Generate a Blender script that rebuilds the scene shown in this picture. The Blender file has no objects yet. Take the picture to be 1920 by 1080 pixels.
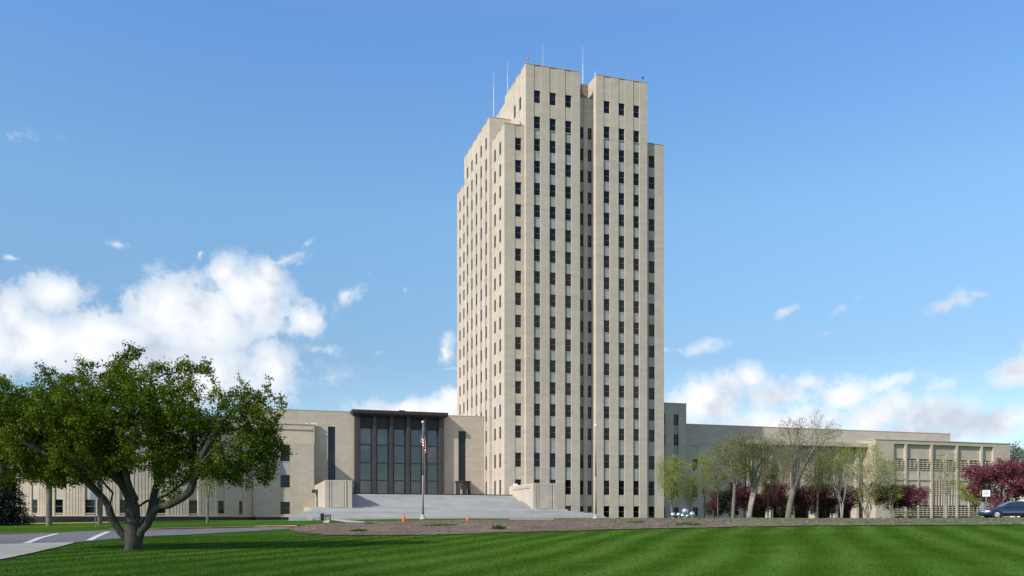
import bpy, math, random
import numpy as np
from mathutils import Vector, Matrix, Euler
R = math.radians
scene = bpy.context.scene
COL = scene.collection
random.seed(4)
rng = np.random.default_rng(11)

# ---------------------------------------------------------------- survey frame
# World axes follow the building: +X runs along the south front to the east, +Y goes north.
EYE = Vector((0.0, 0.0, -1.13))
HEAD = R(17.16)            # camera heading, from +Y towards +X
F, CU, CV = 1655.0, 960.0, 983.0
SN, CS = math.sin(HEAD), math.cos(HEAD)
def X(u, y): return y * math.tan(HEAD + math.atan((u - CU) / F))
def depth(x, y): return x * SN + y * CS
def Z(v, x, y): return EYE.z + (CV - v) / F * depth(x, y)
def at(u, D):
    t = (u - CU) / F
    return (D * (SN + t * CS), D * (CS - t * SN))
def pt(u, v, D):
    x, y = at(u, D)
    return Vector((x, y, EYE.z + (CV - v) / F * D))

# ---------------------------------------------------------------- helpers
def srgb(r, g, b):
    f = lambda c: (c / 255 / 12.92) if c / 255 <= 0.04045 else ((c / 255 + 0.055) / 1.055) ** 2.4
    return (f(r), f(g), f(b), 1)

def tag(o, label=None, cat=None, group=None, kind=None):
    if label: o['label'] = label
    if cat: o['category'] = cat
    if group: o['group'] = group
    if kind: o['kind'] = kind
    return o

def empty(name, loc, rz=0.0, label=None, cat=None, group=None):
    o = bpy.data.objects.new(name, None)
    o.empty_display_size = 0.5
    COL.objects.link(o)
    o.location = loc
    o.rotation_euler = (0, 0, rz)
    return tag(o, label, cat, group)

def origin_of(o):
    p = Vector((0, 0, 0))
    while o is not None:
        p = p + o.location
        o = o.parent
    return p

def link(name, me, parent=None):
    o = bpy.data.objects.new(name, me)
    COL.objects.link(o)
    if parent is not None: o.parent = parent
    return o

class MB:
    def __init__(s):
        s.v = []; s.f = []; s.m = []
    def add(s, vs, fs, m=0):
        b = len(s.v)
        s.v.extend([tuple(p) for p in vs])
        s.f.extend([tuple(i + b for i in f) for f in fs])
        s.m.extend([m] * len(fs))
    def box(s, x0, x1, y0, y1, z0, z1, m=0):
        if x1 < x0: x0, x1 = x1, x0
        if y1 < y0: y0, y1 = y1, y0
        vs = [(x0,y0,z0),(x1,y0,z0),(x1,y1,z0),(x0,y1,z0),(x0,y0,z1),(x1,y0,z1),(x1,y1,z1),(x0,y1,z1)]
        s.add(vs, [(0,3,2,1),(4,5,6,7),(0,1,5,4),(1,2,6,5),(2,3,7,6),(3,0,4,7)], m)
    def prism(s, poly, z0, z1, m=0):
        n = len(poly)
        vs = [(p[0],p[1],z0) for p in poly] + [(p[0],p[1],z1) for p in poly]
        fs = [tuple(range(n-1,-1,-1)), tuple(range(n,2*n))] + [(i,(i+1)%n,n+(i+1)%n,n+i) for i in range(n)]
        s.add(vs, fs, m)
    def extr_x(s, poly, x0, x1, m=0):   # poly in (y,z)
        n = len(poly)
        vs = [(x0,p[0],p[1]) for p in poly] + [(x1,p[0],p[1]) for p in poly]
        fs = [tuple(range(n)), tuple(range(2*n-1,n-1,-1))] + [(i,n+i,n+(i+1)%n,(i+1)%n) for i in range(n)]
        s.add(vs, fs, m)
    def tube(s, p0, p1, r0, r1=None, n=8, m=0, cap=True):
        r1 = r0 if r1 is None else r1
        p0, p1 = Vector(p0), Vector(p1)
        d = (p1 - p0).normalized()
        a = d.orthogonal().normalized(); b = d.cross(a)
        vs = []
        for p, r in ((p0, r0), (p1, r1)):
            for k in range(n):
                t = 2*math.pi*k/n
                vs.append(p + a*math.cos(t)*r + b*math.sin(t)*r)
        fs = [(k,(k+1)%n,n+(k+1)%n,n+k) for k in range(n)]
        if cap: fs += [tuple(range(n-1,-1,-1)), tuple(range(n,2*n))]
        s.add(vs, fs, m)
    def lathe(s, c, prof, n=16, m=0):    # prof (r,z)
        vs = []
        for r, z in prof:
            for k in range(n):
                t = 2*math.pi*k/n
                vs.append((c[0]+r*math.cos(t), c[1]+r*math.sin(t), c[2]+z))
        fs = []
        for j in range(len(prof)-1):
            for k in range(n):
                fs.append((j*n+k, j*n+(k+1)%n, (j+1)*n+(k+1)%n, (j+1)*n+k))
        fs.append(tuple(range(n-1,-1,-1))); fs.append(tuple(range((len(prof)-1)*n, len(prof)*n)))
        s.add(vs, fs, m)
    def build(s, name, mats, parent=None, smooth=False, local=False):
        me = bpy.data.meshes.new(name)
        if parent is not None and not local:
            o0 = origin_of(parent)
            vs = [(p[0]-o0.x, p[1]-o0.y, p[2]-o0.z) for p in s.v]
        else: vs = s.v
        me.from_pydata(vs, [], s.f)
        if not isinstance(mats, (list, tuple)): mats = [mats]
        for m in mats: me.materials.append(m)
        if len(mats) > 1: me.polygons.foreach_set('material_index', s.m)
        if smooth: me.polygons.foreach_set('use_smooth', [True]*len(s.f))
        me.update()
        return link(name, me, parent)

def bevel(o, w=0.02, seg=2):
    b = o.modifiers.new('bevel', 'BEVEL'); b.width = w; b.segments = seg; b.limit_method = 'ANGLE'; b.angle_limit = R(40)
    return o

# ---------------------------------------------------------------- materials
class NT:
    def __init__(s, name):
        s.mat = bpy.data.materials.new(name); s.mat.use_nodes = True
        s.nt = s.mat.node_tree; s.nt.nodes.clear()
        s.out = s.nt.nodes.new('ShaderNodeOutputMaterial')
    def n(s, typ, **kw):
        nd = s.nt.nodes.new(typ)
        for k, v in kw.items(): setattr(nd, k, v)
        return nd
    def l(s, a, b): s.nt.links.new(a, b)
    def val(s, nd, key, v): nd.inputs[key].default_value = v
    def math(s, op, a, b=None, c=None, clamp=False):
        nd = s.n('ShaderNodeMath', operation=op); nd.use_clamp = clamp
        for i, q in enumerate((a, b, c)):
            if q is None: continue
            if hasattr(q, 'links'): s.l(q, nd.inputs[i])
            else: nd.inputs[i].default_value = q
        return nd.outputs[0]
    def mix(s, fac, a, b, mode='MIX'):
        nd = s.n('ShaderNodeMix', data_type='RGBA', blend_type=mode)
        for i, q in ((0, fac), (6, a), (7, b)):
            if hasattr(q, 'links'): s.l(q, nd.inputs[i])
            else: nd.inputs[i].default_value = q
        return nd.outputs[2]
    def ramp(s, fac, stops, interp='LINEAR'):
        nd = s.n('ShaderNodeValToRGB'); nd.color_ramp.interpolation = interp
        e = nd.color_ramp.elements
        while len(e) < len(stops): e.new(0.5)
        for k, (p, c) in enumerate(stops):
            e[k].position = p; e[k].color = c if len(c) == 4 else (*c, 1)
        s.l(fac, nd.inputs[0])
        return nd.outputs[0]
    def noise(s, vec, scale, detail=4, rough=0.55, dist=0.0):
        nd = s.n('ShaderNodeTexNoise'); nd.inputs['Scale'].default_value = scale
        nd.inputs['Detail'].default_value = detail; nd.inputs['Roughness'].default_value = rough
        nd.inputs['Distortion'].default_value = dist
        if vec is not None: s.l(vec, nd.inputs['Vector'])
        return nd.outputs['Fac']
    def pos(s): return s.n('ShaderNodeNewGeometry').outputs['Position']
    def vscale(s, vec, v3):
        nd = s.n('ShaderNodeVectorMath', operation='MULTIPLY'); s.l(vec, nd.inputs[0]); nd.inputs[1].default_value = v3
        return nd.outputs[0]
    def bsdf(s, color, rough=0.8, spec=0.3, metal=0.0, bump=None, bstr=0.3, bdist=0.05, **kw):
        b = s.n('ShaderNodeBsdfPrincipled')
        if hasattr(color, 'links'): s.l(color, b.inputs['Base Color'])
        else: b.inputs['Base Color'].default_value = color
        if hasattr(rough, 'links'): s.l(rough, b.inputs['Roughness'])
        else: b.inputs['Roughness'].default_value = rough
        b.inputs['Specular IOR Level'].default_value = spec
        b.inputs['Metallic'].default_value = metal
        if bump is not None:
            bp = s.n('ShaderNodeBump'); bp.inputs['Strength'].default_value = bstr; bp.inputs['Distance'].default_value = bdist
            s.l(bump, bp.inputs['Height']); s.l(bp.outputs[0], b.inputs['Normal'])
        s.l(b.outputs[0], s.out.inputs[0])
        return b

def plain(name, col, rough=0.6, spec=0.4, metal=0.0, var=0.12, scale=3.0):
    t = NT(name); p = t.pos()
    f = t.noise(p, scale, 4)
    c = t.mix(t.ramp(f, [(0.3, (0,0,0)), (0.7, (1,1,1))]), tuple(x*(1-var) for x in col[:3])+(1,), tuple(min(1,x*(1+var)) for x in col[:3])+(1,))
    t.bsdf(c, rough, spec, metal)
    return t.mat

def stone_mat(name, base, block=(1.5, 0.62), vary=0.07, mortar=0.86, streak=0.085):
    t = NT(name); p = t.pos()
    sp = t.n('ShaderNodeSeparateXYZ'); t.l(p, sp.inputs[0])
    h = t.math('ADD', sp.outputs[0], t.math('MULTIPLY', sp.outputs[1], 1.0))
    cb = t.n('ShaderNodeCombineXYZ'); t.l(h, cb.inputs[0]); t.l(sp.outputs[2], cb.inputs[1])
    br = t.n('ShaderNodeTexBrick'); t.l(cb.outputs[0], br.inputs['Vector'])
    br.inputs['Scale'].default_value = 1.0
    br.inputs['Brick Width'].default_value = block[0]; br.inputs['Row Height'].default_value = block[1]
    br.inputs['Mortar Size'].default_value = 0.012; br.inputs['Mortar Smooth'].default_value = 0.3
    br.inputs['Color1'].default_value = tuple(x*(1-vary) for x in base[:3])+(1,)
    br.inputs['Color2'].default_value = tuple(x*(1+vary*0.7) for x in base[:3])+(1,)
    br.inputs['Mortar'].default_value = tuple(x*mortar for x in base[:3])+(1,)
    # weather streaks: stretched vertically
    n1 = t.noise(t.vscale(p, (1.3, 1.3, 0.09)), 1.0, 5, 0.6)
    n2 = t.noise(p, 0.07, 4, 0.6)
    n3 = t.noise(p, 6.0, 4, 0.7)
    k = t.math('ADD', t.math('MULTIPLY', t.math('SUBTRACT', n1, 0.5), streak*2.2), t.math('MULTIPLY', t.math('SUBTRACT', n2, 0.5), 0.25))
    k = t.math('ADD', k, t.math('MULTIPLY', t.math('SUBTRACT', n3, 0.5), 0.18))
    k = t.math('ADD', k, 1.0)
    vm = t.n('ShaderNodeVectorMath', operation='SCALE'); t.l(br.outputs['Color'], vm.inputs[0]); t.l(k, vm.inputs['Scale'])
    t.bsdf(vm.outputs[0], 0.85, 0.2, bump=n3, bstr=0.25, bdist=0.03)
    return t.mat

M = {}
M['stone'] = stone_mat('limestone', (0.455, 0.392, 0.325))
M['stone_low'] = stone_mat('limestone_wing', (0.435, 0.372, 0.30), block=(1.2, 0.55))
M['stone_grey'] = stone_mat('grey_limestone', (0.45, 0.388, 0.325), block=(1.6, 0.8))
def step_mat():
    t = NT('step_granite'); p = t.pos()
    a = t.noise(t.vscale(p, (0.06, 2.6, 5.0)), 1.0, 4, 0.7); b = t.noise(p, 0.35, 5, 0.65); c = t.noise(p, 9, 3, 0.7)
    k = t.math('ADD', t.math('MULTIPLY', a, 0.55), t.math('ADD', t.math('MULTIPLY', b, 0.3), t.math('MULTIPLY', c, 0.15)))
    t.bsdf(t.ramp(k, [(0.34, (0.27,0.265,0.262)), (0.5, (0.375,0.37,0.362)), (0.66, (0.47,0.465,0.455))]), 0.8, 0.15, bump=c, bstr=0.2, bdist=0.01)
    return t.mat
M['step'] = step_mat()
M['spandrel'] = stone_mat('spandrel_stone', (0.315, 0.312, 0.305), block=(1.2, 1.9), vary=0.12)
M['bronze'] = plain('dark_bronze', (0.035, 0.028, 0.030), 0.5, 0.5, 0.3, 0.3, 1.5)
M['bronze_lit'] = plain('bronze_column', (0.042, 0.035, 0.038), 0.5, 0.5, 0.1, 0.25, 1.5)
M['black_granite'] = plain('black_granite', (0.008, 0.009, 0.012), 0.35, 0.5)
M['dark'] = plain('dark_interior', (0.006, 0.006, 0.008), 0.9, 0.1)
M['frame'] = plain('window_frame', (0.035, 0.037, 0.045), 0.5, 0.4)
M['rail'] = plain('window_rail', (0.15, 0.165, 0.20), 0.5, 0.4)
M['brown'] = plain('penthouse_brick', (0.215, 0.172, 0.138), 0.9, 0.1, 0, 0.2, 2)
M['white_metal'] = plain('white_painted_metal', (0.72, 0.73, 0.75), 0.4)
M['grey_metal'] = plain('grey_metal', (0.30, 0.31, 0.32), 0.45, 0.5, 0.4)
M['pole'] = plain('aluminium_pole', (0.21, 0.185, 0.175), 0.6, 0.3, 0.0)
M['red_metal'] = plain('red_lamp', (0.45, 0.06, 0.05), 0.4)
M['roof'] = plain('roof_gravel', (0.22, 0.20, 0.18), 0.95, 0.1)
M['orange'] = plain('orange_plastic', (0.85, 0.12, 0.02), 0.5)
M['black'] = plain('black_rubber', (0.012, 0.012, 0.013), 0.7)
M['wood'] = plain('dark_bench_wood', (0.06, 0.04, 0.03), 0.8)
M['concrete'] = plain('concrete', (0.36, 0.33, 0.29), 0.9, 0.2, 0, 0.15, 1.0)

def glass_mat(name, c0, c1, rough=0.06):
    t = NT(name); p = t.pos()
    sp = t.n('ShaderNodeSeparateXYZ'); t.l(p, sp.inputs[0])
    h = t.math('ADD', t.math('MULTIPLY', sp.outputs[0], 0.3676), t.math('MULTIPLY', sp.outputs[1], 0.31))
    a = t.math('FLOOR', h); b = t.math('FLOOR', t.math('MULTIPLY', sp.outputs[2], 0.55))
    cb = t.n('ShaderNodeCombineXYZ'); t.l(a, cb.inputs[0]); t.l(b, cb.inputs[1])
    wn = t.n('ShaderNodeTexWhiteNoise', noise_dimensions='2D'); t.l(cb.outputs[0], wn.inputs['Vector'])
    f = t.ramp(wn.outputs['Value'], [(0.0, (0,0,0)), (0.70, (0.05,0.05,0.05)), (0.88, (0.4,0.4,0.4)), (0.95, (0.9,0.9,0.9)), (0.985, (2.6,2.4,2.2))])
    c = t.mix(f, c0, c1)
    n = t.noise(t.vscale(p, (0.5,0.5,0.5)), 1.6, 2)
    b = t.bsdf(c, rough, 0.5 if 'hall' in name or 'car' in name else 0.36, bump=n, bstr=0.08, bdist=0.02)
    if 'hall' in name: b.inputs['IOR'].default_value = 1.95
    return t.mat
M['glass'] = glass_mat('window_glass', (0.0032, 0.0036, 0.009, 1), (0.016, 0.016, 0.024, 1))
M['glass_dark'] = glass_mat('wing_window_glass', (0.003, 0.0035, 0.007, 1), (0.012, 0.014, 0.02, 1))
M['glass_hall'] = glass_mat('tinted_hall_glass', (0.014, 0.025, 0.038, 1), (0.032, 0.045, 0.058, 1), 0.03)
M['glass_slot'] = glass_mat('slot_glass', (0.012, 0.015, 0.030, 1), (0.035, 0.035, 0.05, 1), 0.05)

# ---------------------------------------------------------------- windows
WIN_MESH = {}
def win_meshes(w, h, split=True):
    key = (round(w,2), round(h,2), split)
    if key not in WIN_MESH:
        fr = MB(); b = 0.035
        fr.box(-w/2, w/2, -0.04, 0.04, h/2-b, h/2); fr.box(-w/2, w/2, -0.04, 0.04, -h/2, -h/2+b, 1)
        fr.box(-w/2, -w/2+b, -0.035, 0.035, -h/2+b, h/2-b); fr.box(w/2-b, w/2, -0.035, 0.035, -h/2+b, h/2-b)
        if split: fr.box(-w/2+b, w/2-b, -0.05, 0.03, -0.028, 0.028, 1)
        pn = MB(); pn.box(-w/2+0.02, w/2-0.02, 0.0, 0.02, -h/2+0.02, h/2-0.02)
        def mk(mb, name, mats):
            me = bpy.data.meshes.new(name); me.from_pydata(mb.v, [], mb.f)
            for m in mats: me.materials.append(m)
            if len(mats) > 1: me.polygons.foreach_set('material_index', mb.m)
            me.update(); return me
        WIN_MESH[key] = (mk(fr, 'window_frame', [M['frame'], M['rail']]), mk(pn, 'window_pane', [M['glass_dark'] if w > 1.3 else M['glass']]), fr, pn)
    return WIN_MESH[key]

def put_windows(root, wins, limit=100):
    """wins: (cx,cy,cz,w,h,rz). The largest in view become parts, the rest one stuff part."""
    o0 = origin_of(root)
    def size(q):
        D = depth(q[0], q[1]); face = abs(math.cos(q[5] - math.atan2(q[0], q[1])*-1))
        return q[3]*q[4]*max(0.05, face)/D**2
    ws = sorted(wins, key=size, reverse=True)
    for q in ws[:limit]:
        fm, pm, _, _ = win_meshes(q[3], q[4])
        o = link('window', fm, root); o.location = (q[0]-o0.x, q[1]-o0.y, q[2]-o0.z); o.rotation_euler = (0, 0, q[5])
        link('pane', pm, o)
    if len(ws) > limit:
        mb = MB()
        for q in ws[limit:]:
            _, _, fr, pn = win_meshes(q[3], q[4])
            c, s_ = math.cos(q[5]), math.sin(q[5])
            for src, off in ((fr, 0), (pn, 2)):
                vs = [(q[0]+c*v[0]-s_*v[1], q[1]+s_*v[0]+c*v[1], q[2]+v[2]) for v in src.v]
                b = len(mb.v); mb.v.extend(vs)
                mb.f.extend([tuple(i+b for i in f) for f in src.f]); mb.m.extend([m+off for m in src.m])
        o = mb.build('window', [M['frame'], M['rail'], M['glass']], root)
        o['kind'] = 'stuff'

def put_panels(root, spans, limit=100):
    for sp in spans[:limit]: sp.build('spandrel_panel', M['spandrel'], root)
    if len(spans) > limit:
        m = MB()
        for sp in spans[limit:]: m.add(sp.v, sp.f)
        m.build('spandrel_panel', M['spandrel'], root)['kind'] = 'stuff'

class Facade:
    """side 'S' (faces -Y, plane y=p) or 'W' (faces -X, plane x=p)."""
    def __init__(s, side, p): s.side, s.p = side, p
    def box(s, mb, a0, a1, n0, n1, z0, z1, m=0):
        if s.side == 'S': mb.box(a0, a1, s.p-n1, s.p-n0, z0, z1, m)
        else: mb.box(s.p-n1, s.p-n0, a0, a1, z0, z1, m)
    def win(s, a, z0, z1, w, n=-0.30):
        if s.side == 'S': return (a, s.p-n, (z0+z1)/2, w, z1-z0, 0.0)
        return (s.p-n, a, (z0+z1)/2, w, z1-z0, -math.pi/2)

M['louvre_back'] = plain('louvre_backing', (0.045, 0.04, 0.035), 0.9, 0.1)
def facade(side, p, a0, a1, z0, z1, cols, rows, w, wall, wins, spans=None, grey=lambda za, zb: False, zmin=-1e9, dep=0.5, filler=-0.055, rev=None):
    rev = rev if rev is not None else (-0.30 if side == 'S' else -0.13)
    """piers flush with the plane, window bays set back; spandrels of grey panels go to spans (one MB per bay)."""
    Fc = Facade(side, p)
    edges = [a0]
    for c in cols: edges += [c-w/2, c+w/2]
    edges.append(a1)
    for k in range(0, len(edges), 2):
        if edges[k+1] - edges[k] > 0.01: Fc.box(wall, edges[k], edges[k+1], -dep, 0, z0, z1)
    for c in cols:
        top = z1
        for (zt, zb) in rows:
            if zt < zmin: break
            if top - zt > 0.01:
                if grey(zt, top):
                    sp = MB(); Fc.box(sp, c-w/2, c+w/2, -dep, -0.16, zt, top)
                    if spans is not None: spans.append(sp)
                else: Fc.box(wall, c-w/2, c+w/2, -dep, filler, zt, top)
            wins.append(Fc.win(c, zb, zt, w, rev))
            Fc.box(wall, c-w/2, c+w/2, -dep, -0.05 if not grey(zb-2, zb) else -0.12, zb-0.10, zb)   # sill
            Fc.box(wall, c-w/2, c+w/2, -dep-0.05, -dep+0.02, zb, zt)
            top = zb-0.10
        if top - z0 > 0.01: Fc.box(wall, c-w/2, c+w/2, -dep, filler, z0, top)
# ================================================================ OFFICE TOWER
ROWS = [(69.95, 67.90), (65.68, 63.68)]
for k in range(1, 15):
    t = 65.68 - 3.618*k
    ROWS.append((t+0.02, t-2.02))
ROWS += [(10.59, 8.27), (6.22, 3.80), (1.93, 0.02)]
tower = empty('office_tower', (55.55, 153.0, -0.3), 0,
    'tall cream limestone office tower with stepped top rising over the low wings', 'building')
wall = MB(); wins = []; spans = []
g_main = lambda za, zb: zb < 63.65 and za > 6.0
g_west = lambda za, zb: zb < 60.5 and za > 6.0
ZB = -0.3
# front blocks
facade('S', 136.9, 44.64, 54.10, ZB, 74.07, [46.60, 49.32, 52.04], ROWS, 1.14, wall, wins, spans, g_main)
facade('S', 136.9, 57.00, 66.40, ZB, 74.07, [58.94, 61.66, 64.38], ROWS, 1.14, wall, wins, spans, g_main)
facade('S', 138.3, 54.10, 57.00, ZB, 70.60, [54.92, 56.42], ROWS[1:], 0.76, wall, wins, spans, g_main)
facade('S', 137.6, 41.20, 44.64, ZB, 64.17, [43.56], ROWS[2:], 1.10, wall, wins)
facade('S', 137.6, 66.40, 69.90, ZB, 64.17, [67.56], ROWS[2:], 1.10, wall, wins)
# west faces
facade('W', 41.20, 138.1, 145.0, ZB, 64.17, [140.1, 143.2], ROWS[2:], 1.15, wall, wins)
facade('W', 40.75, 145.4, 148.95, ZB, 68.36, [147.2], ROWS[1:], 1.15, wall, wins, spans, g_west)
facade('W', 40.75, 148.95, 162.4, 14.0, 68.36, [150.45, 153.7, 156.95, 160.2], ROWS[1:], 1.15, wall, wins, spans, g_west, zmin=17.0)
facade('W', 41.20, 162.4, 170.3, 14.0, 64.17, [164.8, 167.9], ROWS[2:], 1.15, wall, wins, zmin=17.0)
facade('W', 44.64, 137.4, 148.8, 60.0, 74.07, [140.0, 143.0], ROWS[:2], 1.15, wall, wins)
wall.box(44.64, 45.14, 137.4, 138.1, ZB, 60.0)
wall.box(40.75, 44.9, 145.0, 145.4, ZB, 68.36)
wall.box(40.75, 41.30, 162.4, 162.75, 64.2, 68.36)
# cores (roofs a little lower than the parapets)
wall.box(41.7, 54.1, 138.1, 140.6, ZB, 63.9); wall.box(57.0, 69.9, 138.1, 140.6, ZB, 63.9); wall.box(41.7, 69.9, 140.6, 170.3, ZB, 63.9)
wall.box(41.25, 41.7, 145.4, 162.4, ZB, 63.9); wall.box(69.9, 70.3, 145.4, 162.4, ZB, 63.9); wall.box(41.25, 70.3, 145.4, 162.4, 63.9, 68.0)
wall.box(45.14, 54.10, 137.4, 138.1, ZB, 74.0); wall.box(45.14, 54.10, 138.1, 140.6, 63.9, 74.0)
wall.box(57.00, 66.40, 137.4, 138.1, ZB, 74.05); wall.box(57.00, 66.40, 138.1, 140.6, 63.9, 74.05)
wall.box(54.10, 57.00, 138.8, 140.6, ZB, 70.55)
wall.box(45.14, 66.40, 140.6, 148.8, 63.9, 73.7)
wall.box(44.64, 66.40, 148.8, 166.0, 60.0, 73.0)
# fluting lines in the head panels above the top windows
for c in (46.60, 49.32, 52.04, 58.94, 61.66, 64.38):
    wall.box(c-0.66, c-0.60, 136.885, 136.9, 0.0, 74.0)
wall.build('wall', M['stone'], tower)
pen = MB(); pen.box(54.12, 56.98, 140.45, 140.6, 70.56, 74.05); pen.box(54.12, 54.5, 139.6, 140.45, 70.56, 73.6); pen.box(55.3,55.6,140.3,140.45,70.56,73.9)
pen.build('roof_screen', M['brown'], tower)
spans.sort(key=lambda sp: depth(sp.v[0][0], sp.v[0][1]) + (60 if sp.v[0][0] < 41.6 else 0))
put_panels(tower, spans)
cp = MB()
for a0, a1, y, z in ((44.6, 54.12, 136.86, 74.07), (56.98, 66.44, 136.86, 74.07), (41.16, 44.6, 137.56, 64.17), (66.44, 69.94, 137.56, 64.17)):
    cp.box(a0, a1, y, y+0.55, z, z+0.09)
cp.box(40.71, 41.25, 145.4, 162.4, 68.36, 68.45); cp.box(44.6, 45.14, 137.42, 148.8, 74.07, 74.16); cp.box(40.71, 44.9, 144.96, 145.4, 68.36, 68.45)
cp.box(41.16, 41.7, 138.12, 144.96, 64.17, 64.26); cp.box(41.16, 41.7, 162.4, 170.3, 64.17, 64.26)
cp.build('coping', M['stone_grey'], tower)
put_windows(tower, wins)

# roof equipment: every mast is a thing
def mast(x, y, z0, z1, lab, w=0.5, bars=True):
    r = empty('antenna_mast', (x, y, z0), 0, lab, 'antenna', 'antenna masts on the tower roof')
    mb = MB(); n = 3; w = w*0.7
    for k in range(n):
        a = 2*math.pi*k/n
        mb.tube((x+w/2*math.cos(a), y+w/2*math.sin(a), z0), (x+0.06*math.cos(a), y+0.06*math.sin(a), z1*0.75+z0*0.25), 0.022, 0.018, 5, 0)
    zz = z0; k = 0
    while zz < z1*0.75+z0*0.25:
        f = (zz-z0)/((z1-z0)*0.75); ww = (w/2)*(1-f)+0.06*f
        for j in range(3):
            a, b = 2*math.pi*j/3, 2*math.pi*(j+1)/3
            mb.tube((x+ww*math.cos(a), y+ww*math.sin(a), zz), (x+ww*math.cos(b), y+ww*math.sin(b), zz+0.35), 0.012, 0.012, 4, 1 if int(zz/1.6) % 2 else 0)
        zz += 0.45
    mb.build('lattice', [M['white_metal'], M['red_metal']], r)
    wp = MB(); wp.tube((x, y, z1*0.75+z0*0.25-0.3), (x, y, z1), 0.026, 0.012, 6)
    wp.build('whip', M['white_metal'], r)
mast(X(1093, 150), 150, 73.7, 86.1, 'tallest white lattice mast in the notch between the two roof blocks of the tower', 0.7)
mast(X(926, 152), 152, 68.0, 80.1, 'leftmost thin lattice mast on the lower west shoulder of the tower roof', 0.4)
mast(X(952, 152), 152, 73.0, 82.3, 'thin mast just left of the tall roof block, behind its slanting edge', 0.28)
mast(X(1018, 160), 160, 73.0, 91.0, 'thin faint mast behind the left roof block of the tower', 0.28)
mast(57.25, 137.9, 73.7, 75.3, 'short white rod on the near corner of the right roof block', 0.2)
def beacon(x, y, z, lab, mat):
    r = empty('roof_beacon', (x, y, z), 0, lab, 'beacon')
    a = MB(); a.tube((x, y, z), (x, y, z+1.0), 0.05, 0.05, 6); a.build('post', M['grey_metal'], r)
    b = MB(); b.lathe((x, y, z+1.0), [(0.08,0),(0.15,0.08),(0.15,0.3),(0.1,0.38),(0.03,0.42)], 10)
    b.build('lamp', mat, r)
beacon(45.2, 137.6, 74.0, 'red warning beacon on the near corner of the highest roof block', M['red_metal'])
beacon(65.9, 137.6, 74.0, 'dark warning beacon on the far right corner of the tower roof', M['black'])
r = empty('roof_unit', (57.8, 138.2, 73.7), 0, 'black box shaped camera unit on the roof edge of the right block', 'roof unit')
a = MB(); a.box(57.4, 58.5, 137.9, 138.4, 74.35, 74.75); a.build('housing', M['black'], r)
a = MB(); a.box(57.6, 57.7, 138.0, 138.3, 73.7, 74.35); a.box(58.2, 58.3, 138.0, 138.3, 73.7, 74.35); a.build('bracket', M['grey_metal'], r)

# ================================================================ ENTRANCE HALL
hall = empty('entrance_hall', (26.0, 149.0, -0.3), 0, 'low cream stone hall with a tall dark bronze glazed portal above the wide steps', 'building')
w = MB()
HY, HT = 148.6, 17.6
def hallbox(x0, x1, z0=ZB, z1=HT): w.box(x0, x1, HY, HY+0.6, z0, z1)
hallbox(0.0, 14.0); hallbox(15.2, 18.45); hallbox(33.35, 36.2); hallbox(37.5, 40.70)
hallbox(14.0, 15.2, 15.05, HT); hallbox(36.2, 37.5, 15.0, HT); hallbox(14.0, 15.2, ZB, 4.0); hallbox(36.2, 37.5, ZB, 4.0)
hallbox(18.45, 33.35, ZB, 3.62)
w.box(0.0, 40.70, HY+1.2, 186, ZB, HT-0.35)
w.box(0.0, 40.70, HY+0.6, HY+1.2, 17.2, HT-0.1)
w.box(0.0, 1.0, HY+0.6, 186, ZB, HT-0.01)
w.build('wall', M['stone_low'], hall)
c = MB(); c.box(0, 18.0, HY-0.04, HY+0.62, HT, HT+0.09); c.box(33.6, 40.72, HY-0.04, HY+0.62, HT, HT+0.09); c.build('coping', M['stone_grey'], hall)
# portal
por = hall
colx = [18.75+2.85*k for k in range(6)]
cols = []
for k, x in enumerate(colx):
    m = MB(); hw = 0.40 if k in (0, 5) else 0.27
    m.box(x-hw, x+hw, 147.75, 148.9, 3.6, 17.0)
    m.box(x-hw-0.06, x-hw+0.05, 147.85, 148.95, 3.6, 17.0); m.box(x+hw-0.05, x+hw+0.06, 147.85, 148.95, 3.6, 17.0)
    bevel(m.build('column', M['bronze_lit'], por), 0.03)
can = MB()
can.prism([(17.75,146.7),(33.95,146.7),(34.05,149.4),(17.65,149.4)], 17.25, 17.85)
can.add([(18.2,147.3,16.95),(33.5,147.3,16.95),(33.5,149.3,16.95),(18.2,149.3,16.95),(17.75,146.72,17.25),(33.95,146.72,17.25),(34.0,149.3,17.25),(17.7,149.3,17.25)],
        [(0,3,2,1),(0,1,5,4),(1,2,6,5),(2,3,7,6),(3,0,4,7)])
can.box(25.6, 26.6, 147.0, 148.2, 17.85, 18.02)
bevel(can.build('canopy', M['bronze'], por), 0.06)
for k in range(5):
    x0, x1 = colx[k]+0.3, colx[k+1]-0.3
    pm = MB(); pm.box(x0, x1, 148.35, 148.6, 15.05, 17.0)
    for j in range(7):
        xx = x0 + (j+0.5)*(x1-x0)/7
        pm.box(xx-0.05, xx+0.05, 148.27, 148.35, 15.05, 16.95)
    pm.build('head_panel', M['bronze'], por)
    fr = MB()
    for zz in (15.0, 12.2, 9.2, 6.26, 3.66): fr.box(x0, x1, 148.42, 148.58, zz-0.07, zz+0.07)
    for xx in (x0+0.22, x1-0.22): fr.box(xx-0.035, xx+0.035, 148.40, 148.56, 3.6, 15.05)
    f = fr.build('glazing_bars', M['bronze'], por)
    g = MB()
    for za, zb in ((3.6,6.26),(6.26,9.2),(9.2,12.2),(12.2,15.05)):
        dy = random.uniform(-0.012, 0.012); 
        g.add([(x0,148.60,za),(x1,148.60+dy,za),(x1,148.60+dy+random.uniform(-.01,.01),zb),(x0,148.60+random.uniform(-.01,.01),zb)], [(0,1,2,3)])
    g.box(x0, x1, 148.66, 148.72, 3.6, 15.05)
    g.build('pane', M['glass_hall'], f)
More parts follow.
